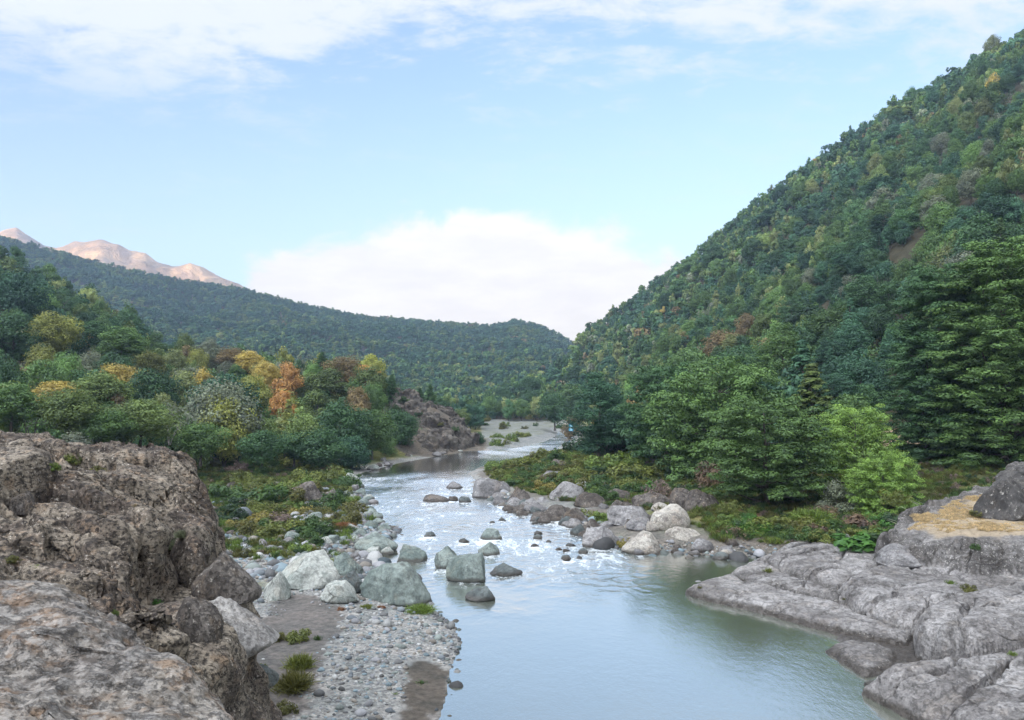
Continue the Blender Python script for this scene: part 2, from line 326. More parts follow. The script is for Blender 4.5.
# ground sheet
def build_ground():
    r = np.concatenate([np.exp(np.linspace(math.log(.6), math.log(30), 60))[:-1], np.exp(np.linspace(math.log(30), math.log(420), 420))[:-1], np.exp(np.linspace(math.log(420), math.log(3100), 150))])
    af = np.linspace(-.72, .72, 560); ab = np.linspace(.72, 2 * math.pi - .72, 130)[1:]
    A = np.concatenate([af, ab]); AA, RR = np.meshgrid(A, r)
    X = RR * np.sin(AA); Y = RR * np.cos(AA); Z = terrain(X, Y)
    x = X.ravel(); y = Y.ravel(); z = Z.ravel(); sd = river_sd(x, y); D = np.hypot(x, y); n1 = fbm(np.stack([x, y, 0 * x], 1) / 4.0, 3); n2 = fbm(np.stack([x, y, 0 * x], 1) / 14 + 5, 3); n3 = np.where(y < 70, fbm(np.stack([x, y, 0 * x], 1) / .8 + 2, 3), 0)
    soil = np.array([.055, .05, .032]); gravel = np.array([.22, .218, .215]); sand = np.array([.13, .12, .115]); grass = np.array([.11, .12, .04]); straw = np.array([.30, .24, .12]); dark = np.array([.085, .075, .065]); bare = np.array([.50, .335, .19]); mud = np.array([.10, .095, .07])
    col = np.tile(soil, (len(x), 1))
    def put(c, w): 
        nonlocal col; w = np.clip(w, 0, 1)[:, None]; col = col * (1 - w) + c * w
    left = x < interp(y, [(-80,20),(35,6),(77,4),(110,-1),(200,-14),(240,-3),(300,12),(380,24)])
    put(grass, sst(60, 20, sd + n2 * 10) * (D < 400))
    put(straw, sst(.25, .6, n2) * sst(80, 20, sd) * .7)
    put(gravel, np.where(left, np.where(y > 140, sst(6, 2, sd + n1), sst(19, 10, sd + n1 * 6)), sst(11, 3, sd + n1 * 3)) * (y > 0))
    put(np.array([.12, .105, .09]), (~left) * (y > 40) * sst(11, 3, sd + n1 * 3) * .8 * sst(.1, -.3, n2) * (y < 200))
    ppx = CX + F * x / np.maximum(y, 1); ppy = HY + F * EYE / np.maximum(y, 1)
    # bare brown sand behind the cobble bar, damp dark sand spit at its lower end
    sandp = [at(*p) for p in [(255,640),(285,600),(320,603),(345,625),(335,650),(320,680),(300,720),(250,760),(230,700)]]
    s1 = sd_poly(x, y, sandp); put(sand, sst(-.15, .15, s1 + n1 * .6 + n3 * .45))
    spit = [at(*p) for p in [(405,664),(425,660),(440,665),(449,672),(447,695),(438,722),(400,745),(385,730),(402,705),(408,690)]]
    s2 = sd_poly(x, y, spit); put(dark, sst(-.15, .2, s2 + n1 * .7 + n3 * .35))
    put(np.array([.21, .22, .22]), ((ppx > 482) & (ppx < 575) & (D > 225) & (D < 402)) * (.75 + .5 * n1).clip(.3, 1))
    put(mud, sst(.15, -.6, sd))
    put(np.array([.13, .112, .092]), sst(378, 396, ppx_ := CX + F * x / np.maximum(y, 1)) * sst(492, 482, ppx_) * (y > 196) * (y < 262) * left)
    # dry clearing between the trees on the right bank, bare earth under the green tree
    for (p, q, c) in (((895, 425), 118, (.36, .28, .19)), ((740, 512), 86, (.14, .09, .06)), ((560, 366), 520, (.3, .22, .15))):
        X0 = (p[0] - CX) / F * q; put(np.array(c), np.exp(-(((x - X0) / (q * .03)) ** 2 + ((y - q) / (q * .1)) ** 2)) * 1.3)
    far = sst(1650, 1800, D) * (np.abs(np.arctan2(x, y)) < 1.2); mt = fbm(np.stack([x, y, z * 2], 1) / 160, 4, ridged=True)
    put(bare, far); put(np.array([.30, .20, .13]), far * sst(.55, 1.3, mt) * .8); put(np.array([.16, .13, .08]), far * sst(330, 250, z + n2 * 40) * .8)
    peb = np.clip(np.where(left, sst(20, 9, sd + n1 * 4), sst(5, 1.5, sd)), 0, 1) * (1 - sst(-.6, .6, s1)) * (1 - sst(-.1, .2, s2)) * (D < 300)
    V = np.stack([x, y, z], 1)
    nr, nc = X.shape
    me = mesh_np('ground', V, grid_faces(nr, nc), True, {'gc': col, 'peb': peb, 'far': far}, [M_GROUND])
    return tag(link('ground', me), kind='structure', label='valley floor, wooded slopes and bare mountains around the river')
GROUND = build_ground()

# ------------------------------------------------------------------ water
def water_mat():
    m, nt, out = new_mat('river_water'); v = pos(nt); rp = attr(nt, 'rapid_sheen', 'GEOMETRY', 'Fac')
    f1 = noise(nt, mapping(nt, v, (1.6, .55, 1), (0, 0, .25)), 1.1, 6, .7, .8); f2 = noise(nt, mapping(nt, v, (1, .6, 1), (0, 0, .25)), 4.5, 5, .75, .5)
    wk = attr(nt, 'wake', 'GEOMETRY', 'Fac'); f0 = noise(nt, mapping(nt, v, (1.0, .38, 1), (0, 0, .25)), .42, 5, .65, 1.2)
    foam = (f1 * .62 + f2 * .38 + rp * .12 + (f0 - .5) * .55 + wk * .16).sst(.60, .80) * rp.max(wk * .8)
    body = mix(nt, noise(nt, v, .12, 3), (.10, .115, .085), (.14, .155, .12))
    body = mix(nt, rp * .55, body, (.22, .28, .30))
    rip = noise(nt, mapping(nt, v, (1, .5, 1)), 3.2, 4, .6) * .5 + noise(nt, mapping(nt, v, (1, .7, 1), (0, 0, .5)), 9, 3, .6) * .25
    bn = bump(nt, rip * (rp * 1.3 + .75), .55, .05)
    d = nnew(nt, 'ShaderNodeBsdfDiffuse'); nt.links.new(body.s, d.inputs[0]); nt.links.new(bn, d.inputs['Normal'])
    g = nnew(nt, 'ShaderNodeBsdfGlossy'); g.inputs['Color'].default_value = (.97, .975, .97, 1); nt.links.new((rp * .20 + .06).s, g.inputs['Roughness']); nt.links.new(bn, g.inputs['Normal'])
    fr = nnew(nt, 'ShaderNodeFresnel'); fr.inputs['IOR'].default_value = 1.9; nt.links.new(bn, fr.inputs['Normal'])
    a = nnew(nt, 'ShaderNodeMixShader'); nt.links.new((E(nt, fr.outputs[0]) * 1.35 + .22).min(.96).s, a.inputs[0])
    nt.links.new(d.outputs[0], a.inputs[1]); nt.links.new(g.outputs[0], a.inputs[2])
    w = nnew(nt, 'ShaderNodeBsdfDiffuse'); w.inputs[0].default_value = (.78, .83, .86, 1)
    b = nnew(nt, 'ShaderNodeMixShader'); nt.links.new((foam * .7).s, b.inputs[0]); nt.links.new(a.outputs[0], b.inputs[1]); nt.links.new(w.outputs[0], b.inputs[2])
    nt.links.new(b.outputs[0], out.inputs[0]); return m
def rapid_sheen_at(x, y):
    D = np.maximum(y, 1); px = CX + F * x / D; py = HY + F * EYE / D
    wob = fbm(np.stack([x, y, 0 * x], 1) / 5 + 60, 3) * 7
    r = sst(50, 74, y + wob) * (1 - sst(140, 165, y))
    r *= 1 - sst(600, 700, px + wob * 3) * (y < 90) ; r *= 1 - sst(.0, 1, (435 - px) / 30) * (1 - sst(76, 82, y)) * .85
    r = np.maximum(r, .35 * sst(180, 200, y) * (1 - sst(225, 240, y)))
    r = np.maximum(r, sst(185, 205, y) * (px > 478) * .95)  # far reach whitened with foam colour, standing in for a bright reflection
    n = fbm(np.stack([x, y * .6, 0 * x], 1) / 7, 2)
    return np.clip(r * (.8 + .5 * n), 0, 1)
def build_water():
    af = np.linspace(-.62, .62, 700); ab = np.linspace(.62, 2 * math.pi - .62, 60)[1:]
    r = np.concatenate([np.exp(np.linspace(math.log(2), math.log(32), 30))[:-1], np.exp(np.linspace(math.log(32), math.log(160), 620))[:-1], np.exp(np.linspace(math.log(160), math.log(430), 80))])
    AA, RR = np.meshgrid(np.concatenate([af, ab]), r); x = (RR * np.sin(AA)).ravel(); y = (RR * np.cos(AA)).ravel()
    rp = rapid_sheen_at(x, y); front = sst(20, 34, y)
    P = np.stack([x, y * .75, 0 * x], 1)
    w = fbm(P * np.array([1 / 1.9, 1 / 1.5, 1]), 3, ridged=True) * .045 + fbm(P * np.array([1 / .7, 1 / .5, 1]) + 7, 2) * .025
    big = fbm(P / 6 + 3, 2) * .05
    z = 1.6 * rp * front * (w + big) + front * (1 - rp) * fbm(P / 1.4 + 21, 2) * .003
    wake = 0 * x
    for it in ITEMS:
        if it['cat'] != 'boulder': continue
        l = it['o'].location; W = it['o'].scale[0]
        if l[1] > 150 or float(river_sd([l[0]], [l[1]])[0]) > .8: continue
        dx = (x - l[0]) / (W * 1.15); dy = (y - l[1]); dd = np.where(dy > 0, dy / (W * 1.3), dy / (W * 4.0)); wake = np.maximum(wake, np.exp(-(dx * dx + dd * dd) ** 1.0))
    wake = wake * np.clip(rp * 2.2, 0, 1)
    me = mesh_np('river_water', np.stack([x, y, z], 1), grid_faces(*RR.shape), True, {'rapid_sheen': rp, 'wake': wake}, [water_mat()])
    return tag(link('river_water', me), kind='structure', label='pale river running over shallow rapids into a calm green pool')
# ------------------------------------------------------------------ bedrock outcrops as sums of rounded blocks, boulders
def block(X, Y, poly, ztop, rad, steep=2.5):
    """a slab with a rounded rim: its top surface, falling away outside the outline"""
    s = sd_poly(X, Y, poly); z = ztop(X, Y) if callable(ztop) else ztop + 0 * X
    t = np.clip(1 - s / rad, 0, 1); z = z - rad * (1 - np.sqrt(np.clip(1 - t * t, 0, 1))) * .8
    return np.where(s < 0, z + s * steep, z)
def fracture(X, Y, size, seed, stretch=1.0, ang=0.0):
    c, s = math.cos(ang), math.sin(ang); u = (X * c + Y * s) / (size * stretch); v = (-X * s + Y * c) / size
    P = np.stack([u, v, 0 * u], 1); wv = fbm(P * .9 + seed, 3) * .35
    ident, f1, f2, bx, by = worley(np.stack([u + wv, v + wv * .7 + fbm(P * 1.1 + 40 + seed, 2) * .3], 1), seed)
    e_ = sst(0, .16, f2 - f1); off = _g[ident, 2] * e_; tx = _g[(ident + 77) & 511, 0]; ty = _g[(ident + 191) & 511, 1]
    return off, (tx * bx + ty * by) * size * e_, ty, f1, np.clip((f2 - f1), 0, 1)
def outcrop_mesh(name, X, Y, h, minh, disp, mats, attrs=None, base=None):
    """polar grid heightfield pushed about in 3D so faces overhang and break up"""
    nr, nc = X.shape; x, y, z = X.ravel(), Y.ravel(), h.ravel()
    V = np.stack([x, y, z], 1)
    gx = np.gradient(h, axis=1).ravel(); 
    def normals(V):
        G = V.reshape(nr, nc, 3); a = np.gradient(G, axis=1); b = np.gradient(G, axis=0); n = np.cross(a, b).reshape(-1, 3)
        n /= np.linalg.norm(n, axis=1)[:, None] + 1e-9; return np.where(n[:, 2:3] < 0, -n, n)
    n = normals(V)
    for (sc, am, oc, rg) in disp:
        d = fbm(V * np.array([1, 1, 2.2]) / sc + sc * 13, oc, ridged=rg)
        V = V + n * (am * d)[:, None]
    F4 = grid_faces(nr, nc); keep = (z > minh.ravel()); k = keep[F4].any(1); F4 = F4[k]
    used = np.zeros(len(V), bool); used[F4.ravel()] = True; idx = np.cumsum(used) - 1
    at_ = {k: np.asarray(v).ravel()[used] for k, v in (attrs or {}).items()}
    return mesh_np(name, V[used], idx[F4], True, at_, mats)

# --- the big left outcrop
A_POLY = [(-1.7,3),(-2.15,7.2),(-3.0,8.3),(-4.1,9.4),(-6.0,10.6),(-8.5,11.2),(-30,12.5),(-30,-6),(-1.2,-6)]
B_POLY = [(-45,12.2),(-9,11.8),(-7.0,13.2),(-6.1,15),(-6.9,16.6),(-8.3,17.2),(-8.9,19),(-8.5,21.0),(-8.7,23),(-9.5,25.5),(-10.9,28.5),(-13.5,31.5),(-18,33.5),(-25,35),(-45,35)]
def massif():
    A = np.linspace(R_(-62), R_(12), 760); r = np.concatenate([np.exp(np.linspace(math.log(1.2), math.log(8), 260))[:-1], np.exp(np.linspace(math.log(8), math.log(54), 760))])
    AA, RR = np.meshgrid(A, r); X = (RR * np.sin(AA)).ravel(); Y = (RR * np.cos(AA)).ravel(); P = np.stack([X, Y, 0 * X], 1)
    foot = [(-3.2,-6),(-3.4,8),(-5.5,14),(-7.8,20),(-9.2,26),(-10.6,31),(-13,37),(-17,43),(-24,47),(-60,50),(-60,-6)]
    h = block(X, Y, foot, 4.4, 4.0, 1.1)
    h = np.maximum(h, block(X, Y, [(-60,-6),(-3.6,-6),(-4,9),(-6.5,15),(-8.2,19),(-9,24),(-11,28),(-14,33),(-60,38)], 7.6, 1.6, 2.2))
    h = np.maximum(h, block(X, Y, [(-14,20),(-8.8,20.5),(-8.7,25),(-9.8,29.2),(-14,32)], 6.2, 1.0, 2.6))
    h = np.maximum(h, block(X, Y, [(-9.6,15),(-5.9,14.6),(-6.0,17.5),(-7.2,19.5),(-9.5,19.5)], lambda x, y: 9.0 + (y - 16) * .1, .8, 3))
    h = np.maximum(h, block(X, Y, [(-10,16),(-7.2,16.6),(-6.6,18.4),(-6.6,20.6),(-7.2,22),(-10,23)], 7.9, .4, 6))
    h = np.maximum(h, block(X, Y, [(-10,17),(-7.4,17.4),(-6.9,20),(-7.2,21.8),(-10,23)], 9.0, .4, 6))
    # B: the long whale-back behind
    def zb(x, y):
        z = 11.2 + .048 * (y - 12.5) - .012 * (x + 12) 
        z = z + .12 * np.exp(-(((x + 10.2) / 2.6) ** 2 + ((y - 27.5) / 3.4) ** 2)) - .95 * sst(-14, -8.4, x) + .35 * np.exp(-(((x + 9) / 1.8) ** 2 + ((y - 20) / 2.0) ** 2))
        return z - .018 * np.clip(-x - 15, 0, 20) + .35 * np.exp(-(((x + 22) / 5) ** 2 + ((y - 33) / 3) ** 2))
    hb = block(X, Y, B_POLY, zb, 1.0, 5)
    off, tx, ty, f1, e = fracture(X, Y, 3.1, 5, 2.2, -.62)
    hb = hb + off * .20 + tx * .32 - .75 * (1 - sst(0, .10, e)) ** 1.5
    off2, tl2, _, _, e2 = fracture(X, Y, 1.1, 9, 1.8, -.5); off4, tl4, _, _, e4 = fracture(X, Y, .42, 15, 1.5, -.3); hb = hb + off4 * .04 + tl4 * .35 - .05 * (1 - sst(0, .12, e4)) + off2 * .11 + tl2 * .4 - .26 * (1 - sst(0, .11, e2))
    for (cx, cy, rx, ry, dep) in ((-12.1, 20.2, .55, .45, 1.0), (-9.0, 15.8, .9, .25, .6), (-13.3, 15.2, 1.3, .2, .35), (-17, 24, 1.5, .3, .5), (-10.4, 22.8, .4, 1.1, .5)):
        hb = hb - dep * np.exp(-(((X - cx) / rx) ** 2 + ((Y - cy) / ry) ** 2) ** 2)
    tt = np.clip((Y - 15.2) / 7, 0, 1); gx = -6.75 - 2.6 * tt; hb = hb - 2.4 * np.exp(-((X - gx - .25 * np.sin(Y * 1.9)) / .34) ** 2) * sst(15, 16, Y) * sst(23.5, 22, Y)
    h = np.maximum(h, hb)
    # C: ledges upper left
    h = np.maximum(h, block(X, Y, [(-16,19.5),(-12.7,19.8),(-12.4,21.6),(-13.2,23),(-17,23)], lambda x, y: 12.55 + (y - 20) * .07, .6, 6))
    h = np.maximum(h, block(X, Y, [(-40,28),(-21,29),(-17.5,30.5),(-17,32.5),(-22,34),(-40,34)], 12.35, .8, 4))
    # A: the pale speckled slab under the camera
    off3, tl3, _, _, e3 = fracture(X, Y, 1.5, 21, 2.5, -.45)
    ha = block(X, Y, A_POLY, lambda x, y: 11.66 + .02 * (y - 6) - .24 * np.clip(x + 4.8, 0, 5), 1.0, 4) + off3 * .06 + tl3 * .12 - .05 * (1 - sst(0, .12, e3))
    h = np.maximum(h, ha)
    g = terrain(X, Y, False)
    lich = np.clip(sst(-.2, .3, sd_poly(X, Y, A_POLY)), 0, 1)
    sh = AA.shape
    me = outcrop_mesh('rock_outcrop', X.reshape(sh), Y.reshape(sh), h.reshape(sh), (g - .6).reshape(sh),
        [(2.6, .26, 3, False), (.8, .07, 3, False), (.28, .022, 3, True), (.09, .010, 2, False)], [M_MASSIF], {'lichen': lich})
    return tag(link('rock_outcrop', me), 'huge brown fractured bedrock outcrop filling the near left bank above the gravel', 'rock outcrop')

# --- right shelf
def pw(px, py, z): return at(px, py, z)
def shelf():
    A = np.linspace(math.atan2(650 - CX, F), math.atan2(1330 - CX, F), 620); r = np.exp(np.linspace(math.log(27), math.log(92), 640))
    AA, RR = np.meshgrid(A, r); X = (RR * np.sin(AA)).ravel(); Y = (RR * np.cos(AA)).ravel(); P = np.stack([X, Y, 0 * X], 1)
    def bl(pts, z0, ztop, rad, steep=2.0): steep = steep * 2.2; rad = rad * .75; return block(X, Y, [at(px, py, z0) for px, py in pts], ztop, rad, steep)
    H = [bl([(690,592),(712,578),(760,562),(800,556),(900,552),(1150,560),(1400,600),(1400,760),(1000,740),(925,715),(862,676),(838,660),(808,630),(747,612)], .0, .18, 3.0, .5)]
    H.append(bl([(684,591),(700,582),(735,576),(750,585),(790,590),(850,606),(925,628),(912,648),(862,638),(806,624),(748,608),(705,599)], .2, .62, 1.6, 1.2))
    H.append(bl([(730,574),(765,560),(800,566),(850,590),(900,612),(880,618),(820,602),(760,586)], .4, 1.0, 1.3, 1.4))
    H.append(bl([(822,650),(845,640),(880,644),(905,656),(900,670),(866,676),(842,664)], .1, .42, 1.2, 1.0))
    H.append(bl([(764,563),(785,551),(820,546),(870,544),(910,556),(905,572),(870,582),(838,590),(800,578)], .9, lambda x, y: 1.75 + .02 * (y - 66), 2.0, 1.8))
    H.append(bl([(836,588),(850,577),(880,570),(940,566),(1010,570),(1080,590),(1060,604),(985,618),(925,622),(900,618),(862,606)], 1.2, lambda x, y: 2.15 + .03 * (y - 58), 2.0, 2.0))
    H.append(bl([(920,640),(918,628),(935,618),(985,606),(1040,602),(1160,600),(1200,640),(1100,648),(1000,652),(945,650)], 1.2, lambda x, y: 2.5 + .02 * (x - 27), 1.5, 3.0))
    H.append(bl([(860,684),(880,676),(930,668),(990,655),(1060,645),(1200,650),(1300,760),(1150,800),(1000,760),(940,727),(900,706)], .5, lambda x, y: 1.55 - .03 * np.abs(y - 37), 3.4, .9))
    srt = np.sort(np.stack(H), 0); h = srt[-1] - .45 * np.exp(-((srt[-1] - srt[-2]) / .13) ** 2) * sst(.15, .4, srt[-1]); crev = np.exp(-((srt[-1] - srt[-2]) / .3) ** 2) * sst(.1, .3, srt[-1])
    # clefts and joints
    off, tl, _, _, e = fracture(X, Y, 3.0, 31, 2.6, .55); h = h + (off * .24 + tl * .10 - .55 * (1 - sst(0, .09, e))) * sst(.4, 1.2, h)
    off, tl, _, _, e = fracture(X, Y, 1.1, 37, 1.6, -.3); msk = sst(-.1, .6, fbm(P / 6 + 9, 2)); h = h + (off * .10 + tl * .25 - .14 * (1 - sst(0, .12, e))) * sst(.5, 1.2, h) * msk
    # dark lichened ledge with dry grass
    led = [(27.6,60.4),(28.9,57.9),(30.2,56),(33,54.6),(38,53),(55,50),(62,78),(50,79),(43,71),(35.5,67.5),(29.5,63.5)]
    zt = 3.75 + (Y - 54) * .125 + .095 * (X - 33) - .75 * sst(33, 27.5, X)
    wX = X + fbm(P / 2.3 + 70, 3) * .75; wY = Y + fbm(P / 2.3 + 90, 3) * .75; hl = block(wX, wY, led, lambda x, y: zt, .7, 4.0); o2, tl2, _, _, e2 = fracture(X, Y, 1.9, 41, 1.5, .2); sdl = sd_poly(wX, wY, led)
    hl = hl + (o2 * .3 + tl2 * .5 - .7 * (1 - sst(0, .1, e2))) * sst(2.5, .5, sdl)
    h = np.maximum(h, hl)
    straw = sst(2.4, 3.6, sdl + fbm(P / 2.2, 3) * 1.1) * (hl >= h - .01) * sst(70, 66, Y * .0 + 0)
    stain_shade = np.clip(.9 * crev * (hl < h) + .85 * (hl >= h - .01) * (1 - straw) * sst(3.2, 1.0, sdl + fbm(P / 1.5, 2)) + .9 * sst(.42, .22, h) * sst(.05, .2, h) + .5 * sst(.2, .7, fbm(P / 2.6 + 4, 4)), 0, 1)  # lichen, damp and blotches, plus crease shade between slabs put into the colour
    g = terrain(X, Y, False); sh = AA.shape
    me = outcrop_mesh('rock_shelf', X.reshape(sh), Y.reshape(sh), h.reshape(sh), (np.maximum(g, -.35) - .15).reshape(sh),
        [(3.2, .16, 3, False), (.9, .07, 3, False), (.3, .022, 3, True)], [M_SHELF], {'straw': straw, 'stain_shade': stain_shade})
    return tag(link('rock_shelf', me), 'smooth pale bedrock shelf stepping down to the calm pool, dry grass on its top ledge', 'rock shelf')
# --- dark cliff nose on the far left bank
def cliff():
    A = np.linspace(math.atan2(375 - CX, F), math.atan2(492 - CX, F), 300); r = np.linspace(196, 262, 330)
    AA, RR = np.meshgrid(A, r); X = (RR * np.sin(AA)).ravel(); Y = (RR * np.cos(AA)).ravel()
    sky = [(375,400),(395,392),(412,397),(430,405),(445,414),(455,423),(466,434),(474,443),(481,450)]
    px = CX + F * X / Y; zt = EYE + 236 * (HY - interp(px, sky)) / F
    y0 = interp(px, [(375,206),(400,207),(430,205),(450,212),(470,226),(485,238)]); s = np.clip((Y - y0) / (237 - y0 + 1e-6), 0, 1.0)
    h = zt * s ** .85 - np.clip(Y - 240, 0, 99) * .25
    off, tl, _, _, e = fracture(X, Y, 7, 51, 1.8, .8); h = h + (off * .9 + tl * .4 - 1.3 * (1 - sst(0, .14, e))) * sst(0, .25, s)
    off, tl, _, _, e = fracture(X, Y, 2.6, 57, 1.6, .8); h = h + (off * .4 + tl * .6 - .5 * (1 - sst(0, .14, e))) * sst(0, .1, s)
    h = h + 1.3 * sst(0, .12, s); h = np.where(Y < y0, -1, h); g = terrain(X, Y, False); sh = AA.shape
    edge = sst(374, 392, px) * sst(492, 484, px); h = lerp(g - 1.5, h, edge)
    me = outcrop_mesh('rock_cliff', X.reshape(sh), Y.reshape(sh), h.reshape(sh), (g - .4).reshape(sh), [(5, .8, 3, False), (1.8, .35, 3, False)], [M_CLIFF])
    return tag(link('rock_cliff', me), 'dark broken rock face sloping into the river where it bends out of sight', 'cliff')
M_CLIFF = rock_mat('cliff_rock', (.078, .066, .055), (.20, .178, .15), (.045, .038, .032), (.33, .31, .29), .25, .4, 1.0, (.26, .2, .15), .4, use_obj=False, wet=False, strata=.5)
massif(); shelf(); cliff()

_ico = {}
def ico(sub):
    if sub in _ico: return _ico[sub]
    import bmesh
    bm = bmesh.new(); bmesh.ops.create_icosphere(bm, subdivisions=sub, radius=1); V = np.array([v.co[:] for v in bm.verts]); Fc = np.array([[v.index for v in f.verts] for f in bm.faces]); bm.free()
    _ico[sub] = (V, Fc); return _ico[sub]
def boulder_mesh(seed, sub=4, cuts=9, rough=1.0, round_=.5, mats=(), depth=(.52, .9), taper=.22):
    r = np.random.default_rng(seed); V, Fc = ico(sub); V = V.copy()
    for k in range(cuts):
        n = r.normal(size=3); n[2] = abs(n[2]) * 1.1; n /= np.linalg.norm(n); d = r.uniform(*depth)
        s = V @ n + 0; over = np.clip(s - d, 0, None); V -= n * (over * (1 - .10 * round_))[:, None]
    V = V + ico(sub)[0] * (fbm(V * 1.3 + seed * 3.1, 3) * .09 * rough + fbm(V * 4.5 + seed, 3, ridged=True) * .022 * rough)[:, None]
    if sub >= 4: V = V + ico(sub)[0] * (fbm(V * 14 + seed, 2) * .008 * rough)[:, None]
    q = np.clip((V[:, 2] + .3) / 1.2, 0, 1.2); V[:, :2] *= (1.05 - taper * q ** 1.6)[:, None]; V[:, 0] += q * r.uniform(-.22, .22); V[:, 1] += q * .12
    V[:, 2] = np.where(V[:, 2] < -.35, -.35 + (V[:, 2] + .35) * .3, V[:, 2])
    mn, mx = V.min(0), V.max(0); V = (V - (mn + mx) / 2) / ((mx - mn) / 2); V[:, 2] = V[:, 2] * .5 + .5     # unit: half width 1, height 0..1
    return mesh_np('boulder', V, Fc, True, mats=mats)
GLOBAL_B = {}
def put_boulder(px, pyb, w, h, mat, seed, z=None, rot=None, words=None, uniq=True, Y=None, deep=.8, cuts=9, group=None, rough=1.0, name='boulder', sub=None, taper=.22, tilt=0, zone=''):
    """w,h: size in photo pixels; pyb: the row of its foot"""
    if Y is None:
        x, Y = at(px, pyb, 0.1)
        for _ in range(6): zz = tz(x, Y) if z is None else z; zz = max(zz, 0); x, Y = at(px, pyb, zz)
    else: x = (px - CX) / F * Y; zz = z
    W = w / F * Y; Hh = h / F * Y * .9
    if uniq: me = boulder_mesh(seed, sub or (5 if w > 25 else 4), cuts, rough, mats=[mat], taper=taper)
    else:
        key = (seed % 9, mat.name)
        if key not in GLOBAL_B: GLOBAL_B[key] = boulder_mesh(seed % 9 + 100, 3, 9, 1, mats=[mat])
        me = GLOBAL_B[key]
    Yc = Y + W * deep * .5 * .6; xc = (px - CX) / F * Yc
    o = link(name, me, None, (xc, Yc, zz - .12 * Hh), (0, tilt, 0), (W / 2, W * deep / 2, Hh * 1.12))
    o.rotation_euler[2] = 0 if rot is None else rot
    ITEMS.append(dict(o=o, words=words, cat='boulder', px=px, py=pyb - h / 2, w=w, mat=mat.name, group=group, zone=zone))
    return o
S_ = rock_mat('slab_rock', (.24, .23, .22), (.42, .40, .375), (.15, .14, .13), (.5, .48, .44), .3, 1.2, .8, (.3, .24, .18), .3)
G_, P_, T_, Y_, W_, B_ = M_GREEN, M_PALE, M_TAN, M_GREY, M_WET, M_BROWN
